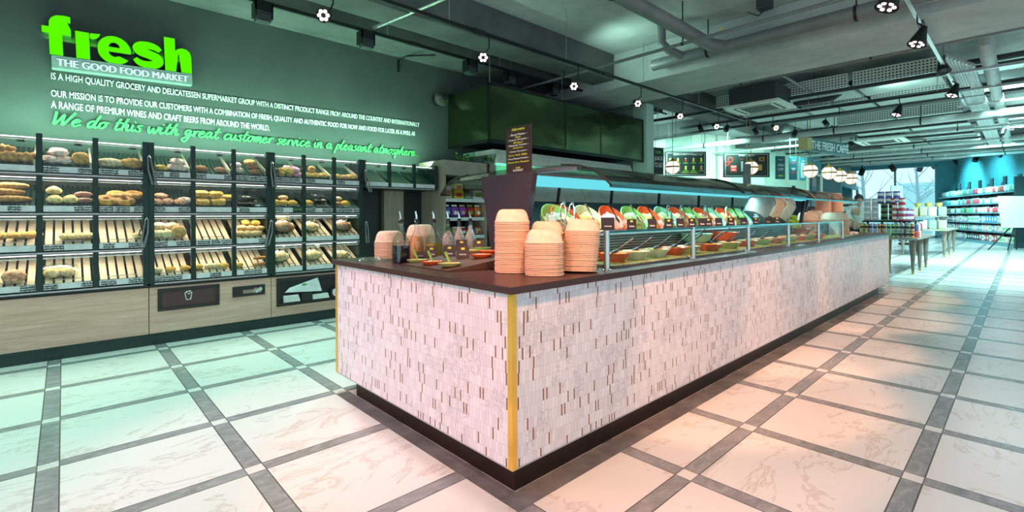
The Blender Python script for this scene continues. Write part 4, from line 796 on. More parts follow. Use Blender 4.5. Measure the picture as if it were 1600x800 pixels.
TAGS = {(0, 1): [(.0, .10), (.70, .10)], (0, 2): [(.02, .13), (.62, .13)], (0, 3): [(.02, .09), (.45, .08)], (0, 4): [(.0, .09), (.78, .07)], (0, 5): [(.02, .12), (.42, .18)], (0, 6): [(.05, .28)], (0, 7): [(.02, .10)], (0, 8): [(.05, .09)],
 (1, 0): [(.48, .08)], (1, 1): [(.62, .12)], (1, 2): [(.0, .10), (.33, .11), (.74, .09)], (1, 3): [(.02, .10), (.68, .11)], (1, 5): [(.08, .10)], (1, 6): [(.02, .10)], (1, 7): [(.02, .10), (.6, .12)], (1, 8): [(.02, .20), (.7, .09)],
 (2, 1): [(.0, .13)], (2, 2): [(.08, .08), (.62, .08)], (2, 3): [(.02, .12), (.62, .12)], (2, 4): [(.04, .11), (.42, .08), (.70, .09)], (2, 5): [(.68, .08)], (3, 0): [(.70, .10)], (3, 1): [(.0, .09), (.76, .08)], (3, 2): [(.03, .11), (.62, .12)], (3, 3): [(.0, .08), (.26, .08), (.52, .08)], (3, 4): [(.38, .10)], (3, 5): [(.22, .09), (.52, .08)]}
case_unit(range(0, 3), range(4), 'dark framed bread case with glass flaps at the far left, four rows')
case_unit(range(3, 6), range(4), 'dark framed bread case with glass flaps above the waste flap')
case_unit(range(6, 9), range(4), 'dark framed bread case holding bagged loaves, right of the others')
case_unit(range(9, 12), [0], 'single row bread case with empty black slats above dark recess')
gt = MB().box(EDGES[7]-.13, YF-.013, 1.28+.0, EDGES[7]-.02, YF-.009, 1.28+.09).build('offer_card', 'blackboard'); tag(gt, 'green and black chalk offer card on the second row of bagged loaf case', 'card')
g2 = MB(); addtext(g2, 'Lunch deal', (EDGES[7]-.122, YF-.0135, 1.325), SX, SZ, .09, .02, .01); g2.build('lettering', 'green_print', gt)
# ---- bakery goods
def nmat(name, a, b, rough=.55, scale=38, bump=.6): return mat(name, a, rough, 0, .3, scale, .4, bump, None, 0, None, b)
nmat('crust', (.36, .13, .03), (.74, .40, .12)); nmat('crust_gold', (.48, .20, .03), (.82, .48, .14)); nmat('crust_pale', (.58, .32, .11), (.90, .64, .34)); nmat('crust_dark', (.26, .08, .03), (.52, .24, .09)); nmat('icing_pink', (.72, .40, .36), (.94, .86, .84), .4, 22, .4)
nmat('seeded', (.36, .24, .10), (.82, .72, .52), .6, 55, .7); nmat('choco', (.05, .02, .012), (.14, .06, .03)); nmat('muffin_yellow', (.66, .34, .04), (.90, .62, .14), .6, 30); nmat('berry_top', (.50, .06, .06), (.85, .55, .30), .5, 40); nmat('magenta_icing', (.62, .08, .40), (.86, .55, .76), .4, 12)
nmat('bread_green', (.58, .42, .18), (.88, .74, .46)); nmat('turnover', (.60, .40, .10), (.92, .74, .36)); nmat('meat_red', (.42, .14, .10), (.66, .34, .26)); nmat('cheese_toast', (.60, .28, .03), (.88, .55, .10))
def P(b, name, m): return b.build(name, m, None, True, origin=(0, 0, 0), deg=60)
def p_croissant():
    b = MB(); pts = []; rs = []
    for i in range(13):
        a = math.radians(-70+140*i/12); pts.append((.085*math.sin(a)*1.15, -.05*math.cos(a)+.04, .032)); u = abs(i-6)/6; rs.append((.040*(1-u**1.5)+.008)*(1.0 if i % 2 else .74))
    b.path(pts, rs, 10); return b
def p_ell(rx, ry, rz, l=.08, s=1): b = MB(); b.ell((0, 0, rz*.9), rx, ry, rz, 16, 9, l, s); return b
def p_bag(rx, ry, rz, s):
    b = MB(); b.ell((0, 0, rz*.92), rx*1.07, ry*1.07, rz*1.08, 18, 10, .22, s); b.lathe([(.02, 0), (.012, .02), (.045, .06)], 10, (rx*.55, ry*.5, rz*1.7)); return b
def p_donut(): b = MB(); b.torus((0, 0, .024), .042, .026, 20, 10, .9); return b
def p_bag2(rx, ry, rz, s): return p_ell(rx, ry, rz, .15, s)
def p_stick(L, r, s=0):
    b = MB(); pts = [(L*(u-.5), .008*math.sin(u*3), r) for u in [k/8 for k in range(9)]]; b.path(pts, [r*(.35+.65*math.sin(PI*min(1, max(0, k/8)))**.5)*(1 if k % 2 else .92) if 0 < k < 8 else r*.35 for k in range(9)], 10); return b
def p_square(): b = MB(); b.ell((0, 0, .05), .062, .05, .05, 16, 10, .1, 4); b.v = [Vector((math.copysign(abs(v.x/.07)**.6*.062, v.x), math.copysign(abs(v.y/.06)**.6*.05, v.y), v.z)) for v in b.v]; return b
def p_muffin(): b = MB(); b.lathe([(.030, 0), (.038, .045)], 16); b.ell((0, 0, .052), .048, .048, .032, 14, 8, .22, 3); return b
def p_turnover():
    b = MB(); b.ell((0, 0, .03), .07, .055, .034, 18, 9, .10, 4); b.v = [Vector((v.x*(1.05-.75*max(0, (v.y+.05)/.105)), v.y, v.z)) for v in b.v]; return b
def p_toast():
    b = MB(); b.ell((0, 0, .018), .072, .056, .018, 20, 8, .08, 4); b.ell((.003, .002, .046), .070, .055, .020, 20, 8, .10, 8); b.v = [Vector((math.copysign(abs(v.x/.075)**.55*.072, v.x), math.copysign(abs(v.y/.06)**.55*.055, v.y), v.z)) for v in b.v]; return b
PR = {}
def proto_get(k):
    if k in PR: return PR[k]
    D = {'croissant': ('croissant', p_croissant, 'crust'), 'iced': ('iced_pastry', lambda: p_ell(.058, .048, .032, .32, 2), 'icing_pink'), 'puff': ('puff_pastry', p_square, 'crust_gold'), 'seeded': ('seeded_roll', lambda: p_ell(.095, .055, .036, .06, 5), 'seeded'), 'pastry': ('pastry', lambda: p_ell(.075, .05, .038, .25, 6), 'crust_gold'),
     'brownroll': ('brown_roll', lambda: p_ell(.062, .045, .030, .1, 7), 'crust_dark'), 'donut': ('bagel', p_donut, 'crust'), 'wurst': ('sausage_roll', lambda: p_stick(.13, .026), 'meat_red'), 'turnover': ('turnover', p_turnover, 'turnover'), 'stick': ('bread_stick', lambda: p_stick(.24, .030), 'crust'), 'baguette': ('baguette', lambda: p_stick(.30, .036), 'crust_gold'),
     'berry': ('berry_pastry', lambda: p_ell(.062, .05, .026, .2, 8), 'berry_top'), 'toast': ('toasted_sandwich', p_toast, 'cheese_toast'), 'muffin': ('muffin', p_muffin, 'muffin_yellow'), 'chocmuffin': ('chocolate_muffin', p_muffin, 'choco'), 'pinkdonut': ('pink_donut', p_donut, 'magenta_icing'), 'yellow': ('yellow_pastry', lambda: p_ell(.058, .045, .026, .25, 9), 'muffin_yellow'),
     'roll': ('bread_roll', lambda: p_ell(.072, .042, .034, .08, 10), 'crust_pale'), 'goldroll': ('golden_roll', lambda: p_ell(.055, .04, .032, .1, 11), 'cheese_toast'), 'greenroll': ('pale_roll', lambda: p_ell(.075, .05, .040, .1, 12), 'bread_green'), 'raisin': ('raisin_bun', lambda: p_ell(.06, .05, .045, .1, 13), 'berry_top')}
    if k == 'bagloaf' or k == 'bagbrown':
        t = bpy.data.objects.new('bagged_loaf', None); C.objects.link(t); lf = MB(); lf.ell((0, 0, .052), .125, .075, .055, 18, 10, .08, 14); lf.build('loaf', 'crust_pale' if k == 'bagloaf' else 'crust_dark', t, True); p_bag(.125, .078, .066, 15).build('plastic_bag', 'bag_film', t, True)
    elif k == 'blackpack':
        t = bpy.data.objects.new('black_pack', None); C.objects.link(t); MB().box(-.08, -.05, 0, .08, .05, .022).build('tray', 'black_plastic', t, bevel=.004); MB().box(-.07, -.04, .0225, .07, .04, .034).build('film_lid', 'bag_film', t, bevel=.006)
    elif k == 'bagroll':
        t = bpy.data.objects.new('bagged_rolls', None); C.objects.link(t); lf = MB(); lf.ell((-.04, 0, .032), .045, .05, .032, 14, 8, .08, 4); lf.ell((.045, 0, .032), .045, .05, .032, 14, 8, .08, 9); lf.build('rolls', 'crust_pale', t, True); p_ell(.115, .07, .048, .15, 21).build('plastic_bag', 'bag_film', t, True)
    else:
        n_, fn, m_ = D[k]; t = P(fn(), n_, m_)
    PR[k] = t; return t
ROWN = ['top', 'second', 'third', 'bottom']; POSW = {1: [''], 2: ['left', 'right'], 3: ['left', 'middle', 'right'], 4: ['leftmost', 'second', 'third', 'rightmost']}
TILT = math.atan(.48); seen = {}
def bake(r, c_, k, us, look, rz=0, v=.05, dz=0, sc_=1.0, extra=''):
    """put len(us) goods of kind k into bay c_ of row r; us = fractions across the bay"""
    xa, xb = EDGES[c_]+.024, EDGES[c_+1]-.024; n = len(us); pr = proto_get(k)
    for i, u in enumerate(us):
        y = YF+.05+v+random.uniform(-.008, .008); x = xa+(xb-xa)*u
        pos = POSW[n][i] if n in POSW else ORD[i]
        lab = '%s, %s%sof %s row, bay %s' % (look, (pos+' one ' if pos else ''), extra, ROWN[r], ORD[c_]); lab = lab.replace(', of', ', in the').replace('one of', 'one in') if False else lab
        lab = '%s%s in the %s row, %s bay from left%s' % ((pos+' ' if pos else ''), look, ROWN[r], ORD[c_], (' '+extra if extra else ''))
        s_ = sc_*random.uniform(.94, 1.06)
        o = dup(pr, (x, y, tray_z(r, y)+.004+dz), (TILT if dz == 0 else TILT*.8, 0, rz+random.uniform(-.2, .2)), lab, None, (s_, s_, s_)); o['category'] = 'bread'
bake(0, 0, 'croissant', (.12, .52, .86), 'golden flaky croissant', .2, .05, 0, 1.15); bake(0, 0, 'croissant', (.35,), 'golden flaky croissant lying on the others', -.3, .09, .05, 1.1)
bake(0, 1, 'iced', (.12, .42), 'white and pink iced pastry', 0, .04, 0, 1.1); bake(0, 1, 'iced', (.30,), 'pink iced pastry on top', 0, .07, .055, 1.15); bake(0, 1, 'puff', (.76,), 'square golden puff pastry', .1, .05, 0, 1.1)
bake(0, 2, 'seeded', (.25,), 'seed covered bread roll', 0, .04, 0, 1.1); bake(0, 2, 'pastry', (.72,), 'lumpy golden pastry', .3, .04, 0, 1.15)
bake(0, 3, 'yellow', (.28,), 'pale cheese pastry', 0, .02); bake(0, 3, 'iced', (.58, .80), 'white sugared bun', 0, .02); bake(0, 3, 'iced', (.68,), 'white sugared bun on top of the pair', 0, .05, .05)
bake(0, 4, 'brownroll', (.18, .72), 'small brown roll', .1, .03)
bake(0, 5, 'brownroll', (.62,), 'brown bun at the foot of the stack', 0, .03); bake(0, 5, 'brownroll', (.57,), 'brown bun midway up the stack', 0, .06, .04); bake(0, 5, 'donut', (.52,), 'ring bun on top of the stack', 0, .08, .085); bake(0, 5, 'iced', (.08,), 'sugared pastry by the left post', 0, .03); bake(0, 5, 'iced', (.06,), 'sugared pastry raised by the left post', 0, .06, .05)
bake(0, 6, 'chocmuffin', (.10,), 'dark chocolate muffin', 0, .03); bake(0, 6, 'muffin', (.34, .62), 'yellow muffin', 0, .03, 0, 1.1); bake(0, 6, 'pinkdonut', (.88,), 'magenta iced donut', .2, .03); bake(0, 6, 'pinkdonut', (.82,), 'magenta iced donut lying on the other', .2, .06, .045); bake(0, 6, 'iced', (.58,), 'white topped cake on the right muffin', 0, .06, .06, .8)
bake(0, 7, 'yellow', (.10, .42, .76), 'flat yellow pastry', 0, .03, 0, 1.1); bake(0, 7, 'puff', (.32,), 'pink topped pastry on the yellow ones', 0, .06, .04, .75)
bake(0, 8, 'yellow', (.12, .70), 'yellow pastry with dark fruit', 0, .03, 0, 1.1); bake(0, 8, 'berry', (.42,), 'red fruit pastry between yellow ones', 0, .03); bake(0, 8, 'berry', (.88,), 'red fruit pastry by the right post', 0, .03)
bake(1, 0, 'stick', (.20, .55), 'brown bread stick', .12, .03, 0, .95); bake(1, 0, 'stick', (.42,), 'brown bread stick on the lower two', .1, .06, .045, 1.0); bake(1, 0, 'stick', (.50,), 'brown bread stick on top of the pile', .05, .08, .09, 1.0)
bake(1, 1, 'turnover', (.22, .56), 'triangular pale turnover', 0, .04, 0, 1.1); bake(1, 1, 'turnover', (.20,), 'triangular turnover leaning on another', .2, .08, .06, 1.0); bake(1, 1, 'wurst', (.84,), 'red sausage roll', 0, .03); bake(1, 1, 'wurst', (.82,), 'red sausage roll on top of the other', 0, .05, .045)
bake(1, 2, 'donut', (.16, .56), 'seeded golden bagel', 0, .03, 0, 1.25); bake(1, 2, 'donut', (.40, .78), 'seeded golden bagel behind the front pair', .2, .10, .02, 1.25)
bake(1, 3, 'berry', (.14, .40, .78), 'dark berry pastry', 0, .03, 0, 1.05); bake(1, 3, 'berry', (.26,), 'dark berry pastry on the pair at left', 0, .06, .04); bake(1, 3, 'iced', (.88,), 'sugared berry cake by the right post', 0, .05)
bake(1, 4, 'toast', (.22, .66), 'yellow toasted sandwich in front', 0, .03, 0, .95); bake(1, 4, 'toast', (.20, .62), 'yellow toasted sandwich in the second layer', 0, .07, .06, .95); bake(1, 4, 'toast', (.92,), 'yellow toasted sandwich by the right post', 0, .06, .03, .9)
bake(1, 5, 'blackpack', (.35, .70), 'black lidded food tray', 0, .05); bake(1, 5, 'blackpack', (.40,), 'black lidded food tray on top of two', 0, .08, .05)
bake(1, 6, 'goldroll', (.14, .42, .72), 'golden bread roll', 0, .03, 0, 1.05); bake(1, 6, 'roll', (.45,), 'pale roll on top of the golden ones', 0, .06, .05, .8)
bake(1, 7, 'goldroll', (.14,), 'golden roll beside black packs', 0, .03, 0, 1.1); bake(1, 7, 'blackpack', (.66,), 'black pack at the pile foot', 0, .03); bake(1, 7, 'blackpack', (.62,), 'black food pack midway in the pile', 0, .06, .04); bake(1, 7, 'blackpack', (.60,), 'black food pack on top of the pile', 0, .09, .08)
bake(1, 8, 'goldroll', (.44,), 'round golden bun', 0, .03, 0, 1.15); bake(1, 8, 'brownroll', (.14,), 'brown bun by the left post', 0, .03); bake(1, 8, 'roll', (.18,), 'pale roll on the brown bun', 0, .06, .05, .8)
bake(2, 0, 'baguette', (.28, .62, .86), 'golden baguette leaning on the slats', 1.0, .08, 0, .85)
bake(2, 1, 'roll', (.40, .58, .76, .94), 'pale bread roll standing on end', 1.35, .05, 0, .95)
bake(2, 2, 'greenroll', (.90,), 'pale bun at the right post', 0, .04, 0, .8)
bake(2, 3, 'greenroll', (.14, .42), 'bagged pale roll', 0, .04); bake(2, 3, 'puff', (.72,), 'orange glazed bread', 0, .04, 0, 1.1); bake(2, 3, 'greenroll', (.22, .56), 'bagged pale roll in the upper layer', 0, .08, .06, .9)
bake(2, 5, 'roll', (.14, .40, .66), 'golden white roll in front', .3, .03, 0, .85); bake(2, 5, 'roll', (.25, .55, .82), 'golden white roll in second layer', .5, .09, .03, .85); bake(2, 5, 'goldroll', (.40, .72), 'brown roll on top of pile', .6, .14, .06, .95)
bake(2, 6, 'bagbrown', (.45,), 'loaf of sliced brown bread in clear bag', .1, .10, 0, 1.05); bake(2, 6, 'bagloaf', (.55,), 'bagged loaf lying on the brown one', .3, .17, .09, .95)
bake(2, 7, 'bagloaf', (.30,), 'white loaf in clear bag', .2, .10); bake(2, 8, 'bagbrown', (.40,), 'golden loaf in clear bag', .1, .10, 0, 1.05)
bake(3, 0, 'raisin', (.58,), 'round raisin bun', 0, .04, 0, 1.2)
bake(3, 1, 'bagroll', (.30,), 'large bread wrapped in clear film', .1, .08, 0, 1.2)
bake(3, 3, 'greenroll', (.14,), 'small greenish roll', 0, .03, 0, .7); bake(3, 3, 'goldroll', (.50, .88), 'small golden roll', 0, .03, 0, .85)
bake(3, 4, 'greenroll', (.42, .62), 'small pale bun', 0, .05, 0, .7); bake(3, 4, 'goldroll', (.08, .82), 'small golden bun', 0, .04, 0, .9)
bake(3, 5, 'stick', (.78,), 'long brown bread stick at the front', .25, .03, 0, .7); bake(3, 5, 'stick', (.82,), 'long brown bread stick on the other', .2, .06, .05, .7); bake(3, 5, 'goldroll', (.10,), 'small golden bun by the left post', 0, .03, 0, .9)
bake(3, 6, 'bagloaf', (.28,), 'white loaf in clear bag with green print', .1, .10, 0, 1.05); bake(3, 7, 'bagloaf', (.35,), 'sliced white loaf in clear bag', .1, .10); bake(3, 8, 'bagroll', (.35,), 'rolls in clear bag', .1, .10, 0, 1.1)
for o in PR.values(): drop(o)
# ---- tongs on their black holders
def tongs(x, z, lab, lean=.2):
    t = thing('bread_tongs', lab, 'tongs', (x, YF-.03, z)); b = MB(); b.box(x-.03, YF-.04, z-.02, x+.03, YF-.012, z+.06); b.build('holder', 'iron_black', t, bevel=.004)
    for k in (-1, 1):
        a = MB(); a.path([(x+.01*k, YF-.055, z+.14), (x+.018*k+lean*.05, YF-.06, z+.03), (x+.014*k+lean*.2, YF-.07, z-.12)], [.006, .008, .010], 6); a.build('arm', 'pipe_grey', t, True)
    MB().path([(x-.012, YF-.05, z+.14), (x, YF-.05, z+.165), (x+.012, YF-.05, z+.14)], .006, 6).build('spring', 'chrome', t, True)
    MB().path([(x+.02, YF-.05, z+.10), (x-.05, YF-.06, z+.05), (x-.06, YF-.05, z+.0), (x-.01, YF-.03, z+.0)], .006, 6).build('cord', 'black_plastic', t, True)
tongs(EDGES[3], 1.68, 'steel tongs in black holder on first double post, upper'); tongs(EDGES[3]-.02, 1.08, 'steel tongs in black holder on first double post, lower', -.2)
tongs(EDGES[6], 1.70, 'steel tongs in black holder on second double post, upper', .1); tongs(EDGES[6]-.01, 1.05, 'steel tongs hanging low on second double post', -.25)
tongs(EDGES[9]+.02, 1.68, 'steel tongs at the left end of the empty top case', .3); tongs(EDGES[9]+.03, 1.03, 'steel tongs at the right edge of bagged loaf case', .05)
# ---- base cabinets under the bread cases
def cabinet(x0, x1, lab):
    t = thing('base_cabinet', lab, 'cabinet', ((x0+x1)/2, 6.05, 0)); MB().box(x0+.003, YF, .115, x1-.003, YB, .565).build('front', 'wood_oak', t, bevel=.002)
    MB().box(x0, YF-.01, .565, x1, YB, .588).build('top_rail', 'black_metal', t); MB().box(x0, YF+.02, 0, x1, YB, .095).build('kick_board', 'kick_green', t); MB().box(x0, YF-.004, .092, x1, YF+.02, .117).build('kick_trim', 'frame_green', t, bevel=.003); return t
c1 = cabinet(-2.6, .605, 'plain oak base cabinet at the left under bread cases')
c2 = cabinet(.605, 1.708, 'oak base cabinet with waste flap and small slot')
c3 = cabinet(1.708, 2.80, 'oak base cabinet with open bag compartment beside the counter')
def frame(mb, x0, x1, z0, z1, w, y): mb.box(x0, y-.012, z0, x1, y+.004, z0+w).box(x0, y-.012, z1-w, x1, y+.004, z1).box(x0, y-.012, z0+w, x0+w, y+.004, z1-w).box(x1-w, y-.012, z0+w, x1, y+.004, z1-w)
fl = MB(); frame(fl, .672, 1.20, .325, .545, .035, YF); fl = fl.build('waste_frame', 'black_plastic', c2, bevel=.003); MB().box(.707, YF-.006, .362, 1.165, YF+.002, .508).build('waste_flap', 'sign_brown', fl)
ic = MB(); X0, Z0 = .925, .455
for (a, b) in (((-.030, .03), (-.018, -.04)), ((-.018, -.04), (.018, -.04)), ((.018, -.04), (.030, .03)), ((-.030, .03), (-.012, .032)), ((.012, .032), (.030, .03))): ic.tube((X0+a[0], YF-.008, Z0+a[1]), (X0+b[0], YF-.008, Z0+b[1]), .0035, 6)
for (a, b) in ((-.012, .04), (.010, .045), (.004, .018)): ic.ell((X0+a, YF-.008, Z0+b), .011, .003, .006, 8, 6)
ic.build('bin_symbol', 'white_print', fl)
f2 = MB(); frame(f2, 1.322, 1.642, .385, .497, .03, YF); f2.box(1.322, YF-.011, .40, 1.42, YF+.002, .49); f2 = f2.build('slot_frame', 'black_plastic', c2, bevel=.003); MB().box(1.42, YF-.003, .415, 1.52, YF+.001, .455).build('slot_plate', mat('slot_pink', (.36, .24, .22), .5), f2); MB().box(1.42, YF-.003, .455, 1.53, YF+.001, .467).build('slot_gap', 'iron_black', f2)
gv = MB(); gv.obox((1.578, YF-.012, .442), (.030, 0, .018), (0, .002, 0), (-.008, 0, .015)); gv.build('glove_symbol', mat('glove_mint', (.55, .72, .66), .6), f2)
f3 = MB(); frame(f3, 1.762, 2.62, .225, .548, .04, YF); f3 = f3.build('compartment_frame', 'black_plastic', c3, bevel=.003); MB().box(1.80, YF-.004, .262, 2.58, YF+.002, .51).build('compartment_back', 'iron_black', f3)
d3 = MB(); d3.box(2.02, YF-.055, .262, 2.14, YF-.012, .36).box(2.36, YF-.055, .262, 2.46, YF-.012, .37).box(1.80, YF-.055, .258, 2.58, YF-.005, .268); d3.build('divider', 'black_plastic', f3)
for k, (xa, xb, n) in enumerate(((1.83, 2.01, 4), (2.15, 2.35, 3))):
    for i in range(n):
        o = MB().box(xa, YF-.05, .269+i*.020, xb-.006*i, YF-.008, .287+i*.020).build('paper_bag_bundle', 'paper_white', bevel=.004); tag(o, 'flat white paper bag bundle, %s from the bottom of the %s pile' % (ORD[i], ('left', 'right')[k]), 'bags')
o = MB().hexa([(1.84, YF-.05, .385), (2.26, YF-.05, .36), (2.26, YF-.045, .36), (1.84, YF-.045, .385)], [(1.90, YF-.02, .43), (2.22, YF-.02, .52), (2.22, YF-.015, .52), (1.90, YF-.015, .43)]).build('carrier_bag', 'price_strip_grey'); tag(o, 'folded grey carrier bag with green print in the open compartment', 'bag')
lf = MB(); lf.ell((2.06, YF-.038, .455), .03, .003, .014, 10, 6); lf.build('print', 'leaf_green', o)
o = MB(); o.lathe([(.012, 0), (.03, .03), (.026, .07), (.008, .085)], 10, (2.41, YF-.062, .285)); o = o.build('plastic_glove', 'cloth_white', None, True); tag(o, 'white plastic glove hanging on the compartment divider', 'glove')
# ---- dark recess right of the bread cases and its timber uprights
struct(MB().box(2.82, 6.28, 0, 4.3, 6.36, 1.63).build('wall_recess', mat('recess_black', (.020, .024, .024), .35)))
b = MB(); b.box(3.31, 6.18, 0, 3.62, 6.27, 1.63); o = b.build('timber_panel', 'wood_oak_upright'); tag(o, 'upright timber panel in the dark recess below the empty bread case', 'panel')
# ---- tall timber shelf unit with packs
UX0, UX1, UY = 3.985, 4.80, 5.70
u = thing('shelf_unit', 'tall timber framed shelf unit between bread cases and glass hood', 'shelf unit', (4.4, 5.95, 0))
MB().box(UX0, UY, 0, UX0+.045, 6.35, 2.06).build('side_panel', 'wood_oak_upright', u, bevel=.002); MB().box(UX1-.045, UY, 0, UX1, 6.35, 2.06).build('side_panel', 'wood_oak_upright', u, bevel=.002)
MB().box(UX0+.045, UY, 1.85, UX1-.045, 6.35, 2.06).build('top_fascia', 'wood_grey', u, bevel=.002); MB().box(UX0+.045, 6.2, 0, UX1-.045, 6.3, 1.85).build('back_panel', 'black_metal', u); MB().box(UX0+.045, UY, 0, UX1-.045, 6.2, .5).build('plinth', 'wood_grey', u)
SZs = [1.50, 1.225, .955, .70]
for z in SZs:
    s_ = MB().box(UX0+.045, UY+.02, z-.02, UX1-.045, 6.2, z).build('shelf', 'black_metal', u); pr_ = MB().box(UX0+.047, UY+.008, z-.045, UX1-.047, UY+.02, z+.004).build('price_rail', 'price_strip_grey', s_)
def pack(x, y, z, w, h, m, m2, lab, kind, n):
    t = thing(n, lab, kind, (x, y, z))
    if kind == 'bag':
        b = MB(); b.ell((x, y, z+h*.45), w*.5, .05, h*.47, 16, 10, .10, x*7); b.v = [Vector((x+math.copysign(abs((v.x-x)/(w*.52))**.3*w*.45, v.x-x), v.y, z+h*.45+math.copysign(abs((v.z-z-h*.45)/(h*.48))**.4*h*.43, v.z-z-h*.45))) for v in b.v]; b.build('pouch', m, t, True); MB().box(x-w*.32, y-.008, z+h*.82, x+w*.32, y+.008, z+h).build('crimp', m2, t); MB().ell((x, y-.038, z+h*.38), w*.28, .018, h*.2, 10, 6).build('print', m2, t, True)
    else:
        MB().box(x-w*.5, y-.05, z, x+w*.5, y+.05, z+h).build('carton', m, t, bevel=.003); MB().box(x-w*.3, y-.0515, z+h*.25, x+w*.3, y-.0502, z+h*.75).build('label', m2, t)
mat('violet', (.24, .05, .36), .4); mat('bag_orange', (.75, .20, .03), .4); mat('bag_red', (.45, .03, .03), .4); mat('bag_blue', (.06, .12, .45), .4); mat('tan_print', (.62, .40, .22), .5); mat('teal_pack', (.05, .40, .32), .4)
for i, (w, h, m_, m2, l) in enumerate(((.13, .10, 'tan_print', 'white_print', 'beige'), (.17, .12, 'yellow_print', 'red_print', 'yellow and red'), (.15, .10, 'teal_pack', 'tan_print', 'green'), (.20, .14, 'paper_white', 'green_print', 'white and green'))):
    pack(UX0+.14+i*.185, UY+.11, SZs[0]+.001, w, h, m_, m2, '%s carton on the upper shelf of the timber unit' % l, 'carton', 'snack_carton')
    pack(UX0+.14+i*.185, UY+.12, SZs[0]+h+.002, w*.9, h*.9, m_, m2, '%s carton stacked upon another on the upper shelf of timber unit' % l, 'carton', 'snack_carton') if i < 2 else None
for i, (m_, m2, l) in enumerate((('bag_blue', 'white_print', 'blue'), ('violet', 'white_print', 'purple'), ('violet', 'tan_print', 'purple and tan'), ('bag_red', 'leaf_green', 'dark red'), ('bag_orange', 'white_print', 'orange'))):
    pack(UX0+.12+i*.145, UY+.11, SZs[1]+.001, .145, .19, m_, m2, '%s crisp bag on the second shelf of the timber unit' % l, 'bag', 'crisp_bag')
for i, (m_, m2, l) in enumerate((('blackboard', 'yellow_print', 'black and yellow'), ('tan_print', 'white_print', 'tan'), ('bag_red', 'white_print', 'red'), ('bag_blue', 'white_print', 'dark blue'), ('tan_print', 'red_print', 'brown'))):
    pack(UX0+.13+i*.145, UY+.11, SZs[2]+.001, .14, .13+.04*(i == 0), m_, m2, '%s snack bag on the third shelf of the timber unit' % l, 'bag', 'snack_bag')
for i in range(4): pack(UX0+.14+i*.18, UY+.11, SZs[3]+.001, .15, .13, ('tan_print', 'paper_white', 'bag_red', 'teal_pack')[i], 'white_print', '%s carton on the lowest shelf of the timber unit' % ('tan', 'white', 'red', 'teal')[i], 'carton', 'snack_carton')
# plants of the upper top
o = thing('leafy_plant', 'dark green leafy bunch on top of the timber unit', 'plant', (4.62, 5.95, 2.06)); lf = MB(); rnd = random.Random(2)
for k in range(46):
    a = rnd.uniform(0, 6.28); rr = rnd.uniform(.0, .20); c = Vector((4.62+math.cos(a)*rr, 5.95+math.sin(a)*rr*.8, 2.07+rnd.uniform(0, .12))); d = Vector((math.cos(a), math.sin(a), rnd.uniform(.1, 1))).normalized()*.07; s_ = d.cross(UP).normalized()*.024; lf.add([c, c+d*.5+s_, c+d, c+d*.5-s_], [(0, 1, 2, 3)])
lf.build('leaves', 'leaf_green', o)
# ---- smoked glass hood over the back counter
hx0, hx1, hy, hz0, hz1 = 4.56, 8.72, 5.36, 2.335, 3.21
hd = thing('glass_hood', 'huge black smoked glass hood hanging over the back counter', 'hood', (6.6, 5.9, hz0)); HB = MB().box(hx0+.02, hy+.02, hz0+.05, hx1, 6.38, hz1-.02); HB.build('core', 'iron_black', hd)
for i, (xa, xb) in enumerate(((hx0, 6.27), (6.27, 7.27), (7.27, hx1))): MB().box(xa+.012, hy+.002, hz0+.04, xb-.012, hy+.02, hz1-.03).build('front_panel', 'smoked_glass', hd)
MB().box(hx0+.002, hy+.03, hz0+.04, hx0+.02, 6.38, hz1-.03).build('side_panel', 'smoked_glass', hd)
e = MB(); e.box(hx0, hy, hz0, hx1, hy+.03, hz0+.045).box(hx0, hy, hz0, hx0+.03, 6.38, hz0+.045).box(hx0, hy, hz1-.04, hx1, hy+.03, hz1).box(hx0, hy, hz1-.04, hx0+.03, 6.38, hz1)
for x in (hx0, 6.26, 7.26, hx1-.02): e.box(x, hy-.004, hz0, x+.022, hy+.02, hz1)
e.build('edge_frame', 'black_metal', hd)
b = MB()
for x in (hx0+.1, 6.3, 8.5): b.tube((x, hy+.1, hz1-.02), (x, hy+.1, 4.0), .008, 6)
b.build('hanger_rod', 'steel_rough', hd)
struct(MB().box(8.74, 5.30, 0, 9.02, 5.62, 4.0).build('trim_13', 'cream_wall'))
# ---- lit refrigerator below the hood
fx0, fx1, fy = 4.86, 8.6, 5.55
fr_ = thing('refrigerator', 'open wall refrigerator lit green beneath the smoked glass hood', 'refrigerator', (6.7, 5.9, 0))
MB().box(fx0, fy+.5, 0, fx1, 6.38, 2.28).build('back', mat('fridge_back', (.30, .52, .42), .5), fr_); MB().box(fx0, fy, 0, fx1, fy+.5, .9).build('well', 'white_paint', fr_); MB().box(fx0-.03, fy, 0, fx0, 6.3, 2.2).build('side_panel', 'chrome', fr_); MB().hexa([(fx0, fy-.05, 2.06), (fx1, fy-.05, 2.06), (fx1, fy+.5, 2.06), (fx0, fy+.5, 2.06)], [(fx0, fy+.05, 2.28), (fx1, fy+.05, 2.28), (fx1, fy+.5, 2.28), (fx0, fy+.5, 2.28)]).build('canopy', 'cream_trim', fr_)
MB().box(fx0, fy-.03, 2.035, fx1, fy+.03, 2.058).build('light_strip', 'fridge_led', fr_)
for z in (1.68, 1.30): MB().box(fx0, fy+.08, z-.02, fx1, fy+.5, z).build('shelf', 'chrome', fr_)
area('fridge_led_light', ((fx0+fx1)/2, fy+.15, 2.03), (0, .25, -1), fx1-fx0, .05, 22, (.3, 1, .65))
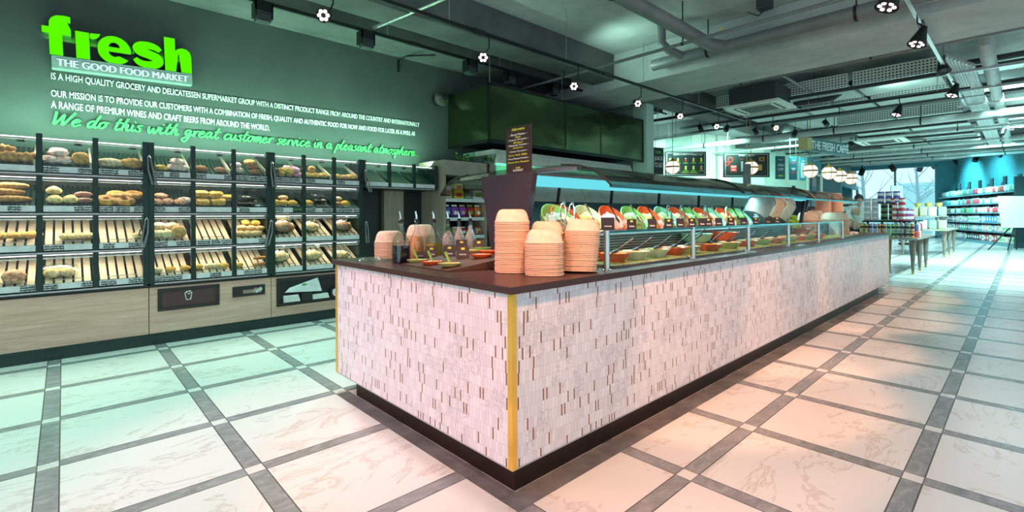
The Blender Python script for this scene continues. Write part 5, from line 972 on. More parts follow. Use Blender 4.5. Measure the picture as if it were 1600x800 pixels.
for z, zn in ((1.681, 'upper'), (1.301, 'lower')):
    for i in range(17):
        x = fx0+.12+i*.21; h = .20+.05*random.random()
        b = MB(); b.ell((x, fy+.2, z+h*.5), .08, .06, h*.5, 12, 8, .2, i+z); o = b.build('salad_bag', ('green_print', 'leaf_green', 'bowl_green')[i % 3 if i < 9 else 0], None, True); tag(o, 'bag of green leaves on the %s shelf of the green lit refrigerator' % zn, 'bag', 'salad bags on the %s refrigerator shelf' % zn)
# ------------------------------------------------------------------ tracks and lamps
def rail(x0, x1, y, z, lab, m='black_metal', axis='x'):
    t = thing('lighting_track', lab, 'track', ((x0+x1)/2, y, z) if axis == 'x' else (y, (x0+x1)/2, z)); b = MB()
    if axis == 'x': b.box(x0, y-.018, z, x1, y+.018, z+.032)
    else: b.box(y-.018, x0, z, y+.018, x1, z+.032)
    b.build('rail', m, t); w = MB(); k = x0+.4
    while k < x1:
        p = (k, y, z+.03) if axis == 'x' else (y, k, z+.03); w.tube(p, (p[0], p[1], 4.0), .004, 5); k += 1.9
    w.build('suspension_wire', 'steel_rough', t); k = x0+1.2
    while k < x1: MB().box(*((k-.08, y-.026, z-.004, k+.08, y+.026, z+.04) if axis == 'x' else (y-.026, k-.08, z-.004, y+.026, k+.08, z+.04))).build('feed_box', 'black_plastic', t); k += 2.4
    return t
rail(-5, 9.9, 5.5, 3.50, 'black lighting track nearest the green wall carrying square floods')
rail(-5, 10.9, 4.17, 3.29, 'black lighting track with pink spotlights left of the counter')
rail(-4, 12.4, .765, 3.29, 'pale lighting track running over the right aisle', 'steel')
rail(.6, 4.0, 10.7, 3.27, 'short black cross track at the far end of pink spotlights', 'black_metal', 'y')
def head(px, py, z, aim, lab, led='led_pink', L=.16, r0=.035, r1=.062, zr=3.30, ry=None, rx=None):
    c = atz(px, py, z) if ry is None else aty(px, py, ry); d = Vector(aim).normalized(); t = thing('track_spotlight', lab, 'spotlight', (c.x, c.y, zr)); back = c - d*L
    q = d.to_track_quat('Z', 'Y').to_matrix().to_4x4()
    b = MB(); b.path([(rx or back.x, ry or back.y, zr), (rx or back.x, ry or back.y, back.z+.06), back], .008, 8); b.build('stem', 'black_metal', t, True)
    b = MB(); b.T = Matrix.Translation(back) @ q
    prof = [(r0*.6, 0)]
    for k in range(7): zz = L*k/7; r = r0+(r1-r0)*k/7; prof += [(r, zz), (r, zz+L/9), (r*.93, zz+L/9+.001), (r*.93, zz+L/7-.001)]
    prof += [(r1, L-.004), (r1, L), (r1*.92, L), (r1*.9, L-.012), (0, L-.012)]
    b.lathe(prof, 20); b.build('housing', 'black_metal', t, True)
    f = MB(); f.T = Matrix.Translation(c) @ q
    for k in range(6): a = k*PI/3; f.lathe([(.016, -.010), (.016, -.003), (0, -.001)], 10, (r1*.58*math.cos(a), r1*.58*math.sin(a), 0))
    f.build('led_ring', led, t, True)
for i, (px, py, led, l) in enumerate(((505, 24, 'led_pink', 'pink spotlight above the wall lettering, nearest one on its track'), (755, 90, 'led_pink', 'pink spotlight in front of the left end of glass hood'), (897, 135, 'led_pink', 'pink spotlight above the middle of the glass hood'), (997, 162, 'led_pink', 'pink spotlight at the right end of the glass hood'), (1063, 182, 'led_pink', 'pink spotlight above the drinks menu board'), (1120, 198, 'led_pink', 'pink spotlight left of the warm one'), (1213, 200, 'lamp_warm', 'warm orange white spotlight between menu board and cafe sign'))):
    head(px, py, 3.0, (-.55, -.72, -.42), l, led, ry=4.17 if i < 6 else None, rx=None if i < 6 else 10.70)
for px, py, ry_, l in ((1385, 12, .765, 'conical pink spotlight at the top edge of picture, right aisle track'), (1432, 70, .765, 'large conical pink spotlight on the pale track'), (1487, 150, .765, 'conical pink spotlight far along the pale track'), (1400, 180, None, 'small pink spotlight on the cross track')):
    head(px, py, 3.0, (-.28, .28, -.92), l, 'led_pink', .20, .03, .085, ry=ry_, rx=None if ry_ else 10.70)
c = atz(1475, 118, 3.0); head(1475, 112, 3.02, (-.3, -.2, -.93), 'black conical spotlight seen from behind on pale track', 'black_metal', .2, .03, .085, ry=.765)
for i, (px, py) in enumerate(((410, 18), (572, 63), (735, 105), (797, 122), (865, 145), (1012, 172), (1318, 0))):
    if i > 5: break
    c = aty(px, py, 5.5); t = thing('flood_light', 'square black flood light, %s along the wall side track' % ORD[i], 'flood light', (c.x, 5.5, 3.5)); z = 3.36
    MB().box(c.x-.085, 5.44, z-.02, c.x-.07, 5.58, z+.14).box(c.x+.075, 5.44, z-.02, c.x+.09, 5.58, z+.14).box(c.x-.085, 5.44, z+.05, c.x+.09, 5.46, z+.14).build('bracket', 'black_metal', t)
    MB().box(c.x-.068, 5.44, z-.06, c.x+.073, 5.56, z+.05).build('lamp_body', 'duct_dark', t, bevel=.008); MB().box(c.x-.05, 5.436, z+.02, c.x+.055, 5.441, z+.028).build('slot', 'iron_black', t)
# dark clustered lamps on the far tracks
for i, (px, py, d) in enumerate(((1094, 200, 10.5), (1136, 200, 11), (1180, 205, 11.5), (1242, 208, 12), (1290, 192, 13), (1300, 205, 14), (1330, 225, 14.5), (1347, 268, 24), (1394, 262, 26), (1438, 262, 27), (1458, 258, 27), (1476, 256, 26), (1495, 252, 24.5), (1525, 247, 22), (1561, 240, 20), (1567, 205, 9.5))):
    c = atd(px, py, d); t = thing('ceiling_spotlight', 'black ceiling spotlight, %s from the left among distant lamps' % ORD[i], 'spotlight', tuple(c)); k = d/12
    b = MB(); b.tube(c+Vector((0, 0, .02)), c+UP*.16*k, .012*k, 6); b.build('stem', 'black_metal', t); b = MB(); b.T = Matrix.Translation(c) @ Vector((-.35, .2 if i % 2 else -.5, -.75)).to_track_quat('Z', 'Y').to_matrix().to_4x4(); b.lathe([(.03*k, -.07*k), (.06*k, -.06*k), (.06*k, .09*k), (.05*k, .09*k), (0, .07*k)], 14); b.build('housing', 'black_metal', t, True)
# tube lamps top right
for i in range(6):
    c = atd(1575+4*(i % 2), 202+i*7, 15+i*1.2); t = thing('tube_lamp', 'bright short tube lamp, %s from the top in right hand column' % ORD[i], 'lamp', tuple(c)); MB().obox(c, RT*.16, FW*.03, UP*.02).build('tube', 'led_white', t); MB().obox(c+UP*.05, RT*.18, FW*.05, UP*.03).build('housing', 'steel_rough', t); MB().tube(c+UP*.08, Vector((c.x, c.y, 4.0)), .006, 5).build('wire', 'steel_rough', t)
# ------------------------------------------------------------------ pipes, ducts and trays below the ceiling
def pipe(pts, r, m, lab, cat='pipe', name='ceiling_pipe', clamps=(), seg=14):
    t = thing(name, lab, cat, tuple(Vector(pts[0]))); MB().path(pts, r, seg).build('pipe', m, t, True)
    for c in clamps:
        c = Vector(c); b = MB(); b.tube((c.x, c.y, c.z+r*.9), (c.x, c.y, 4.0), .008, 6); d = (Vector(pts[1])-Vector(pts[0])).normalized(); b.tube(c-d*.015, c+d*.015, r*1.12, seg); b.build('hanger', 'black_metal', t, True)
def ypipe(px, py, z, r, y0, y1, m, lab, nc=4, **k): x = atz(px, py, z).x; pipe([(x, y0, z), (x, y1, z)], r, m, lab, clamps=[(x, y0+(y1-y0)*(i+.5)/nc, z) for i in range(nc)], **k); return x
def xpipe(px, py, z, r, x0, x1, m, lab, nc=4, **k): y = atz(px, py, z).y; pipe([(x0, y, z), (x1, y, z)], r, m, lab, clamps=[(x0+(x1-x0)*(i+.5)/nc, y, z) for i in range(nc)], **k); return y
XP = ypipe(1200, 56, 3.55, .085, -3, 3.9, 'pipe_grey', 'thick grey drain pipe crossing above the counter along the beam')
yq = atz(1050, 35, 3.6).y; pipe([(1.0, yq, 3.60), (XP-.2, yq, 3.58), (XP, yq-.12, 3.55)], .085, 'pipe_grey', 'thick grey pipe joining the cross pipe from above', clamps=[(2.4, yq, 3.6), (4.2, yq, 3.59)])
xe = atz(1045, 62, 3.6).x; pipe([(XP-.35, yq+.62, 3.98), (XP-.35, yq+.62, 3.72), (XP-.28, yq+.55, 3.62), (XP, yq+.45, 3.55)], .06, 'pipe_grey', 'bent branch pipe dropping from the ceiling into cross pipe', clamps=[])
ypipe(1150, 45, 3.45, .022, -4, 6, 'pipe_grey', 'thin grey sprinkler pipe crossing in front of the thick pipes', 5)
ypipe(1270, 80, 3.55, .022, -4, 6.2, 'pipe_grey', 'thin sprinkler pipe beyond the wide concrete beam', 5)
ypipe(1400, 48, 3.72, .03, -4, 3, 'pipe_grey', 'grey pipe high in the upper right bay', 3)
ypipe(1340, 93, 3.5, .035, -3, 4.2, 'pipe_grey', 'grey pipe with end bend beside the air conditioner', 4)
ypipe(1300, 205, 3.3, .075, -2.5, 8.9, 'pipe_light', 'long thick pale pipe crossing the whole far ceiling', 7)
ypipe(1300, 222, 3.35, .03, -2, 8.5, 'pipe_light', 'thin pale pipe just beyond the long thick one', 5)
ypipe(1300, 178, 3.45, .03, -2, 7.5, 'duct_dark', 'dark thin pipe in front of the long thick pale one', 5)
for i, (py, z) in enumerate(((232, 3.46), (240, 3.46), (246, 3.46), (251, 3.46))): ypipe(1400, py, z, .05, -.5, 7.5, 'pipe_light', 'pale far cross pipe near the window, %s from the front' % ORD[i], 4)
xpipe(1205, 108, 3.6, .022, 8.2, 13.1, 'pipe_grey', 'short grey pipe running above the air conditioner', 3)
xpipe(605, 30, 3.42, .0, 0, 1, 'pipe_grey', 'x') if False else None
c0 = aty(580, 46, 5.5); pipe([(c0.x, 5.45, 3.55), (c0.x+.25, 4.2, 3.60), (c0.x+.3, 2.6, 3.62)], .022, 'steel_rough', 'thin steel tube crossing between the two black tracks', clamps=[])
for px, py, z, k, qx in ((1127, 43, 3.45, 'nearest', atz(1150, 45, 3.45).x), (1270, 77, 3.55, 'middle', atz(1270, 80, 3.55).x), (1212, 90, 3.55, 'left', atz(1270, 80, 3.55).x)):
    c = atx(px, py, qx); c.z = z; t = thing('sprinkler_head', 'brass tipped sprinkler head on a thin pipe, %s one' % k, 'sprinkler', tuple(c)); b = MB(); b.tube(c, c+UP*.05, .012, 8); b.build('body', 'brass', t, True); b = MB(); b.lathe([(.022, .05), (.022, .054), (0, .058)], 10, tuple(c)); b.build('deflector', 'brass', t, True)
for i in range(8):   # bundle of pale conduits on the right
    px = 1488+i*4.8; y = atz(px, 104, 3.5).y; x0 = 9.0+.12*i; pipe([(x0, y, 3.46), (21.5, y, 3.46)], .032, 'pipe_light', 'pale conduit, %s from the left of the right hand bundle' % ORD[i], 'conduit', 'conduit', seg=8)
y = atz(1548, 104, 3.5).y; pipe([(9.2, y, 3.98), (9.2, y, 3.55), (9.3, y, 3.48), (15.5, y, 3.48), (21, y, 3.45)], .085, 'pipe_light', 'thick pale pipe right of the conduit bundle')
for i, x in enumerate((9.9, 11.4, 13.0, 15.2, 17.2, 19.4)):
    ya, yb = atz(1488, 104, 3.5).y+.15, -1.1; t = thing('support_channel', 'steel channel under the conduits, %s from the front' % ORD[i], 'channel', (x, 0, 3.4)); MB().box(x-.02, yb, 3.37, x+.02, ya, 3.41).build('channel', 'steel_rough', t)
    b = MB()
    for yy in (yb+.2, ya-.05): b.tube((x, yy, 3.41), (x, yy, 4.0), .008, 6)
    b.build('hanger_rod', 'steel_rough', t)
m, n = nt('perforated'); g = G(n); p_ = g.pos(); X, Y, Z = g.xyz(p_); S = 20
h1 = g.m('LESS_THAN', g.m('FRACT', g.m('MULTIPLY', g.m('ADD', Y, g.m('MULTIPLY', X, .5)), S)), .5); h2 = g.m('LESS_THAN', g.m('FRACT', g.m('MULTIPLY', g.m('ADD', X, Z), S)), .5)
g.prin(g.mix(g.m('MULTIPLY', h1, h2), (.80, .86, .83, 1), (.05, .06, .06, 1)), .5, .2)
m, n = nt('panel_white'); g = G(n); p_ = g.pos(); X, Y, Z = g.xyz(p_)
h1 = g.m('LESS_THAN', g.m('FRACT', g.m('MULTIPLY', g.m('ADD', Y, X), 26)), .38)
g.prin(g.mix(h1, (.58, .66, .62, 1), (.24, .30, .28, 1)), .6, .1)
k = 0
for xi, x in enumerate((10.55, 12.0, 15.0, 16.4, 18.6, 20.0, 21.3, 23.6, 25.0, 26.4)):
    for yi in range(3):
        if (yi == 2 and x > 14) or (xi, yi) == (4, 1): continue
        ya = atz(1484, 122, 3.62).y+.08+yi*1.25; z = 3.60
        t = thing('acoustic_panel', 'pale perforated ceiling panel, %s row from the front, %s from the right' % (ORD[xi], ORD[yi]), 'panel', (x, ya, z)); MB().box(x, ya, z, x+1.15, ya+1.17, z+.05).build('panel', 'panel_white', t); MB().box(x-.04, ya, z+.0, x, ya+1.17, z+.24).build('front_edge', 'perforated', t)
    t = thing('ceiling_channel', 'dark steel cross channel before the %s row of ceiling panels' % ORD[xi], 'channel', (x-.12, 2, 3.5)); MB().box(x-.15, -.6, 3.5, x-.08, 6.2, 3.56).build('channel', 'duct_dark', t)
for i, (x, yb) in enumerate(((9.6, -.9), (10.5, -.9))): t = thing('cable_tray', 'perforated white cable tray at upper right, %s one' % ('near', 'far')[i], 'tray', (x, -.6, 3.4)); MB().box(x-.4, -.75, 3.42, x+.4, -.5, 3.45).build('tray', 'perforated', t); MB().box(x-.4, -.75, 3.45, x+.4, -.74, 3.52).build('side', 'steel_rough', t)
# ceiling air-conditioning cassette
def cassette(cx, cy, z, w, lab, zt=.28):
    t = thing('air_conditioner', lab, 'air conditioner', (cx, cy, z)); MB().box(cx-w*.42, cy-w*.42, z+.05, cx+w*.42, cy+w*.42, z+.05+zt).build('body', 'duct_dark', t, bevel=.02); MB().box(cx-w/2, cy-w/2, z, cx+w/2, cy+w/2, z+.05).build('fascia', 'cream_trim', t, bevel=.01)
    gr = MB(); gr.box(cx-w*.27, cy-w*.27, z-.006, cx+w*.27, cy+w*.27, z+.001); gr.build('grille', 'duct_dark', t); sl = MB()
    for s in (-1, 1): sl.box(cx+s*w*.36-.02, cy-w*.33, z-.004, cx+s*w*.36+.02, cy+w*.33, z+.001); sl.box(cx-w*.33, cy+s*w*.36-.02, z-.004, cx+w*.33, cy+s*w*.36+.02, z+.001)
    sl.build('air_slot', 'black_metal', t); r = MB()
    for a in (-1, 1):
        for b_ in (-1, 1): r.tube((cx+a*w*.36, cy+b_*w*.36, z+.05+zt), (cx+a*w*.36, cy+b_*w*.36, 4.0), .006, 5)
    r.build('hanger_rod', 'steel_rough', t)
c = atz(1187, 170, 3.35); cassette(c.x, c.y, 3.35, 1.02, 'square white ceiling air conditioner cassette beyond the wide beam', .34)
c = atz(1378, 222, 3.45); cassette(c.x, c.y, 3.45, 1.2, 'distant air conditioner cassette above the cafe sign')
c = atz(1295, 75, 3.5); pipe([Vector((c.x+3.6, 3.3, 3.55)), Vector((c.x+3.6, 2.6, 3.55)), Vector((c.x+3.6, 2.45, 3.65)), Vector((c.x+3.6, 2.3, 3.8)), Vector((c.x+3.6, -1, 3.8))], .05, 'duct_dark', 'dark lagged pipe bending up beside the air conditioner', seg=12)
c = atz(1163, 112, 3.7); t = thing('emergency_light', 'white emergency light box with an amber lamp on ceiling', 'lamp', tuple(c)); MB().box(c.x-.14, c.y-.22, 3.70, c.x+.14, c.y+.22, 3.80).build('box', 'white_paint', t, bevel=.006); MB().ell((c.x, c.y-.05, 3.69), .04, .04, .03).build('amber_lens', 'orange_print', t, True); MB().tube((c.x, c.y, 3.8), (c.x, c.y, 4.0), .02, 8).build('stem', 'steel_rough', t)
c = atz(1195, 12, 3.9); t = thing('smoke_detector', 'small dark detector box on the ceiling at top', 'detector', tuple(c)); MB().box(c.x-.08, c.y-.08, 3.88, c.x+.08, c.y+.08, 4.0).build('box', 'duct_dark', t, bevel=.01); MB().path([(c.x, c.y-.08, 3.92), (c.x+.05, c.y+.1, 3.84), (c.x+.1, c.y+.25, 3.95)], .008, 6).build('cable', 'black_plastic', t, True)
# ------------------------------------------------------------------ cafe: hanging boards, globe lamps, sign
def hang_board(px, py, w_px, h_px, d, lab, m, tilt=0):
    c = atd(px, py, d); w = w_px*d/FPX; h = h_px*d/FPX; xd = (RT*math.cos(tilt)+FW*math.sin(tilt)).normalized(); nr = xd.cross(UP)
    t = thing('hanging_menu_board', lab, 'menu board', (c.x, c.y, c.z-h/2)); MB().obox(c, xd*w/2, UP*h/2, nr*.02).build('board', m, t, bevel=.004)
    b = MB()
    for s in (-.4, .4): b.tube(c+xd*w*s+UP*h/2, Vector(((c+xd*w*s).x, (c+xd*w*s).y, 4.0)), .005, 5)
    b.build('wire', 'steel_rough', t); o = c+nr*.0225
    def q(mb, u, v, du, dv_): mb.obox(o+xd*w*u+UP*h*v, xd*w*du/2, UP*h*dv_/2, nr*.001)
    def tx(mb, s, u, v, ww, hh): addtext(mb, s, o+xd*w*u+UP*h*v+nr*.002, xd, UP, w*ww, h*hh, .01, 'C')
    return t, q, tx
t, q, tx = hang_board(1071, 256, 64, 38, 12.6, 'dark menu board with rows of coloured drinks', 'blackboard')
a = MB(); q(a, 0, .44, .92, .01); q(a, 0, -.44, .92, .01); q(a, .46, 0, .006, .88); q(a, -.46, 0, .006, .88); tx(a, 'JUICES & SMOOTHIES', -.05, .34, .5, .07); tx(a, 'MAKE YOURS', .30, .34, .22, .06)
cl = {'orange_print': MB(), 'red_print': MB(), 'yellow_print': MB(), 'green_print': MB()}
for r_ in range(2):
    for c_ in range(5): q(cl[['yellow_print', 'orange_print', 'red_print', 'orange_print', 'yellow_print'][(c_+r_*2) % 5]], -.38+c_*.19, .14-r_*.32, .045, .13); q(a, -.38+c_*.19, .22-r_*.32, .035, .03); q(cl['green_print'], -.38+c_*.19, .03-r_*.32, .12, .025)
tx(cl['yellow_print'], 'FRESHLY PRESSED', .1, -.38, .4, .045); a.build('white_lettering', 'white_print', t)
for k_, b in cl.items(): b.build('drink_pictures', k_, t)
t, q, tx = hang_board(1166, 258, 72, 38, 13.2, 'dark menu board with red and orange squares', 'blackboard')
a = MB(); q(a, 0, .44, .92, .01); q(a, 0, -.44, .92, .01); q(a, .46, 0, .006, .88); q(a, -.46, 0, .006, .88); tx(a, 'SWEET LUNCH', 0, .36, .34, .07)
for k_ in range(6): q(a, -.10, .12-k_*.07, .04, .035)
r = MB(); q(r, -.28, -.14, .14, .26); tx(r, 'HOT', -.10, .2, .08, .06)
for u_, v_, R_ in ((-.35, .22, .055), (-.42, .06, .04)):
    for k_ in range(14): a_ = k_*PI/7; q(r, u_+R_*math.cos(a_)*.9, v_+R_*1.8*math.sin(a_), .02, .04)
y_ = MB(); q(y_, .27, -.10, .13, .24); tx(y_, 'ICE', .33, .15, .12, .18); a.build('white_lettering', 'white_print', t); r.build('red_panel', 'red_print', t); y_.build('orange_panel', 'orange_print', t)
w_ = MB(); tx(w_, 'SOUP', -.28, -.10, .1, .07); tx(w_, 'BAR', -.28, -.22, .08, .06); w_.build('panel_lettering', 'white_print', t)
for px, py, w, h, d, l, m_ in ((1219, 262, 17, 36, 13.5, 'blue hanging menu board nearest the dark one', 'blue_board'), (1239, 263, 14, 36, 14.2, 'narrow blue hanging board with red squares', 'blue_board'), (1254, 264, 12, 36, 14.8, 'narrow blue hanging price list, rightmost of boards', 'blue_board')):
    t, q, tx = hang_board(px, py, w, h, d, l, m_, .25); a = MB(); tx(a, 'BREAKFAST' if px == 1219 else 'COFFEE', 0, .32, .5, .04)
    if px == 1219: tx(a, 'FLATBREAD', 0, .06, .7, .10); tx(a, 'COFFEE', 0, -.12, .6, .10); b = MB(); q(b, 0, -.35, .55, .08); b.build('green_panel', 'green_print', t)
    elif px == 1239: q(a, 0, 0, .6, .03); q(a, 0, -.06, .4, .03); b = MB(); q(b, 0, .22, .3, .06); q(b, 0, -.2, .3, .08); b.build('red_panel', 'red_print', t)
    else:
        for k_ in range(11): q(a, -.05, .24-k_*.06, .6, .02)
    a.build('white_lettering', 'white_print', t)
# black chalk poster with its pink edge left of the boards
c = atd(1028, 252, 10.2); t = thing('chalk_poster', 'black chalk lettered poster left of the drinks board', 'poster', (c.x, c.y, c.z-.3)); xd = (RT*.9+FW*.43).normalized(); nr = xd.cross(UP); MB().obox(c, xd*.145, UP*.29, nr*.012).build('board', 'blackboard', t); MB().obox(c-xd*.15, xd*.006, UP*.30, nr*.014).build('edge', 'white_print', t)
MB().tube(c+UP*.29, Vector((c.x, c.y, 4.0)), .004, 5).build('wire', 'steel_rough', t)
a = MB(); b = MB(); addtext(b, '100%', c+UP*.16+nr*.014, xd, UP, .16, .06, .02, 'C'); addtext(a, 'JUICE', c+UP*.0+nr*.014, xd, UP, .22, .10, .02, 'C'); addtext(a, 'TO GO', c-UP*.13+nr*.014, xd, UP, .22, .10, .02, 'C'); a.build('white_lettering', 'white_print', t); b.build('green_lettering', 'green_print', t)
# globe pendant lamps
for i, (px, py, r, d, l) in enumerate(((1051, 261, 10.6, 11.2, 'brass banded globe lamp in front of the drinks board'), (1173, 262, 10.6, 11.6, 'brass banded globe lamp in front of the squares board'), (1266, 267, 10.5, 13, 'brass banded globe lamp left of the cluster of three'), (1295, 270, 10.3, 15.6, 'brass banded globe lamp under the cafe sign, left of cluster'), (1312, 275, 9.6, 16.4, 'brass banded globe lamp in the middle of the cluster'), (1329, 279, 9, 17.2, 'brass banded globe lamp right of the cluster, against the window'))):
    c = atd(px, py, d); R = r*d/FPX; t = thing('globe_pendant', l, 'lamp', tuple(c)); MB().ell(c, R, R, R, 24, 14).build('globe', 'globe_glow', t, True)
    b = MB(); b.T = Matrix.Translation(c); b.lathe([(R*1.03, -R*.10), (R*1.045, -R*.10), (R*1.045, R*.10), (R*1.03, R*.10)], 28, cap=False); b.build('band', 'gold_dark', t, True)
    b = MB()
    for aa in (.6, .6+PI/2): b.path([c+R*1.03*(Vector((math.cos(aa), math.sin(aa), 0))*math.cos(k*PI/12)+UP*math.sin(k*PI/12)) for k in range(25)], R*.035, 6)
    b.build('meridian_strap', 'gold_dark', t, True); b = MB(); b.lathe([(R*.62, R*.80), (R*.45, R*1.02), (R*.16, R*1.16), (R*.14, R*1.3), (0, R*1.3)], 18, tuple(c)); b.build('cap', 'brass', t, True); MB().tube(c+UP*R*1.25, Vector((c.x, c.y, 4.0)), .008, 6).build('cord', 'gold_dark', t)
# cafe sign box
c0, c1 = atd(1262, 230, 12.2), atd(1326, 235, 13.4); xd = c1-c0; xd.z = 0; Ls = xd.length; xd.normalize(); nr = xd.cross(UP); o = (c0+c1)/2; o.z = 3.06; hs = .31
t = thing('cafe_sign', 'hanging box sign with tall pale letters and beige end', 'sign', (o.x, o.y, o.z-hs/2)); MB().obox(o-nr*.11, xd*Ls/2, UP*hs/2, nr*.10).build('sign_box', mat('sign_teal', (.06, .16, .18), .5), t); MB().obox(o-nr*.11-xd*(Ls/2+.01), xd*.012, UP*hs/2, nr*.11).build('end_panel', mat('sign_beige', (.55, .48, .22), .5), t); MB().obox(o-nr*.11-xd*(Ls/2-.13), xd*.13, UP*hs*.49, nr*.1015).build('end_wrap', 'sign_beige', t)
a = MB(); addtext(a, 'THE FRESH CAFFÉ', o-xd*(Ls*.40)-UP*hs*.40, xd, UP, Ls*.90, hs*.90, .008, 'L', .03).build('lettering', 'white_print', t); w = MB()
for s in (-.4, .4): p = o-nr*.11+xd*Ls*s; w.tube(p+UP*hs/2, Vector((p.x, p.y, 4.0)), .008, 6)
w.build('hanger_rod', 'black_metal', t)
# small upright mirror/metal sign by the second globe and shelf clutter on canopy end
c = atd(1167, 272, 10.9); t = thing('hanging_plaque', 'narrow grey hanging plaque partly covering a globe lamp', 'plaque', tuple(c)); MB().obox(c, RT*.085, UP*.23, FW*.012).build('panel', 'pipe_grey', t); MB().tube(c+UP*.23, Vector((c.x, c.y, 4.0)), .004, 5).build('wire', 'steel_rough', t)
c = aty(1236, 298, 2.5); t = thing('counter_sign', 'small dark tent sign standing on the canopy top', 'sign', (c.x, 2.5, 1.6)); MB().hexa([(c.x-.06, 2.42, 1.588), (c.x+.06, 2.42, 1.588), (c.x+.06, 2.5, 1.588), (c.x-.06, 2.5, 1.588)], [(c.x-.06, 2.46, 1.70), (c.x+.06, 2.46, 1.70), (c.x+.06, 2.465, 1.70), (c.x-.06, 2.465, 1.70)]).build('card', 'blackboard', t)
# tray stack rack beyond the counter end
c = atd(1321, 330, 12.2); c.z = 0; t = thing('cup_rack', 'black wire rack of pale boxes beyond the counter end', 'rack', tuple(c)); b = MB()
for a_ in (-.22, .22):
    for b_ in (-.15, .15): b.tube(c+RT*a_+FW*b_, c+RT*a_+FW*b_+UP*1.72, .012, 6)
for z in (.95, 1.13, 1.31, 1.49): b.obox(c+UP*z, RT*.23, FW*.16, UP*.008)
b.build('wire_frame', 'iron_black', t)
for r_, z in enumerate((.96, 1.14, 1.32, 1.50)):
    for k_ in range(3): q_ = c+RT*(-.145+k_*.145)+UP*(z+.068); o = MB().obox(q_, RT*.066, FW*.10, UP*.062).build('lidded_box', ('paper_white', 'cream_trim')[k_ % 2], bevel=.012); tag(o, 'pale lidded box on the wire rack, %s level from the bottom, %s from left' % (ORD[r_], ORD[k_]), 'box')
# ------------------------------------------------------------------ can table in the aisle
TZ = .755; tx0, tx1, ty0, ty1 = 12.75, 14.95, 1.50, 2.50
wood('wood_leg', (.15, .125, .10), (.26, .22, .18), (3, 3, 3))
def table(x0, x1, y0, y1, z, lab, nx=3):
    t = thing('display_table', lab, 'table', ((x0+x1)/2, (y0+y1)/2, 0)); MB().box(x0, y0, z-.04, x1, y1, z).build('table_top', 'wood_grey', t, bevel=.004)
    for i in range(nx):
        for y in (y0+.1, y1-.22):
            x = x0+.15+(x1-x0-.3)*i/(nx-1); b = MB(); b.lathe([(.024, .07), (.06, z-.04)], 14, (x, y, 0)); l = b.build('leg', 'wood_leg', t, True); b = MB(); b.lathe([(.034, 0), (.034, .008), (.02, .012), (.0245, .07)], 14, (x, y, 0)); b.build('foot', 'gold_dark', l, True)
    return t
table(tx0, tx1, ty0, ty1, TZ, 'grey wood display table loaded with cans and tubs, nearest the counter')
t = thing('table_riser', 'black riser shelf standing over the cans on table', 'shelf', (13.9, 2.0, TZ)); MB().box(tx0+.1, ty0+.12, TZ+.325, tx1-.3, ty1-.05, TZ+.355).build('shelf', 'black_metal', t)
for x in (tx0+.25, tx1-.4):
    for y in (ty0+.25, ty1-.12): MB().box(x-.02, y-.02, TZ+.001, x+.02, y+.02, TZ+.325).build('leg', 'black_metal', t)
def can_proto(m, m2):
    t = bpy.data.objects.new('food_can', None); C.objects.link(t); MB().lathe([(.030, 0), (.034, .004), (.034, .140), (.030, .145)], 14).build('can', 'steel', t, True); MB().lathe([(.0345, .012), (.0345, .132)], 14, cap=False).build('paper_label', m, t, True); b = MB(); b.lathe([(.0348, .05), (.0348, .09)], 14, cap=False); b.build('band', m2, t, True); return t
mat('can_gold', (.52, .42, .10), .4); mat('can_violet', (.38, .26, .52), .4); mat('can_orange', (.66, .30, .10), .4); mat('can_green', (.22, .52, .16), .4); mat('can_teal', (.30, .46, .34), .4); mat('can_grey', (.34, .34, .34), .4)
cps = {n_: can_proto(m_, 'label_black') for n_, m_ in (('gold', 'can_gold'), ('violet', 'can_violet'), ('orange', 'can_orange'), ('green', 'can_green'), ('teal', 'can_teal'), ('grey', 'can_grey'))}
for i in range(12):
    k_ = ['gold', 'violet', 'orange', 'green', 'teal', 'grey'][i//2] if i < 10 else ('orange' if i == 10 else 'grey')
    k_ = ['gold', 'gold', 'violet', 'violet', 'orange', 'orange', 'green', 'green', 'teal', 'grey', 'teal', 'orange'][i]
    for r_ in range(2): o = dup(cps[k_], (tx0+.05, ty1-.05-i*.078, TZ+.001+r_*.147), (0, 0, i), '%s can in the %s layer of the can row, %s from left' % (k_, ('lower', 'upper')[r_], ORD[i])); o['category'] = 'can'
for o in cps.values(): drop(o)
mat('tub_blue', (.10, .16, .55), .4); mat('tub_red', (.60, .06, .14), .4); mat('tub_green', (.08, .38, .08), .4); mat('tub_grey', (.46, .54, .60), .4)
def tub_proto(m, m2): t = bpy.data.objects.new('food_tub', None); C.objects.link(t); MB().lathe([(.056, 0), (.060, .10), (.060, .105)], 14, (0, 0, 0), 4).build('tub', m, t, True); MB().lathe([(.0615, .105), (.0615, .118), (0, .12)], 14, (0, 0, 0), 4).build('lid', m2, t, True); b = MB(); b.lathe([(.0585, .03), (.0605, .085)], 14, (0, 0, 0), 4, 1, False); b.build('print', 'label_black' if m == 'tub_green' else 'white_print', t, True); return t
tps = {'grey': tub_proto('tub_grey', 'white_paint'), 'green': tub_proto('tub_green', 'label_black'), 'red': tub_proto('tub_red', 'bag_red'), 'blue': tub_proto('tub_blue', 'violet')}
RZ_ = TZ+.356
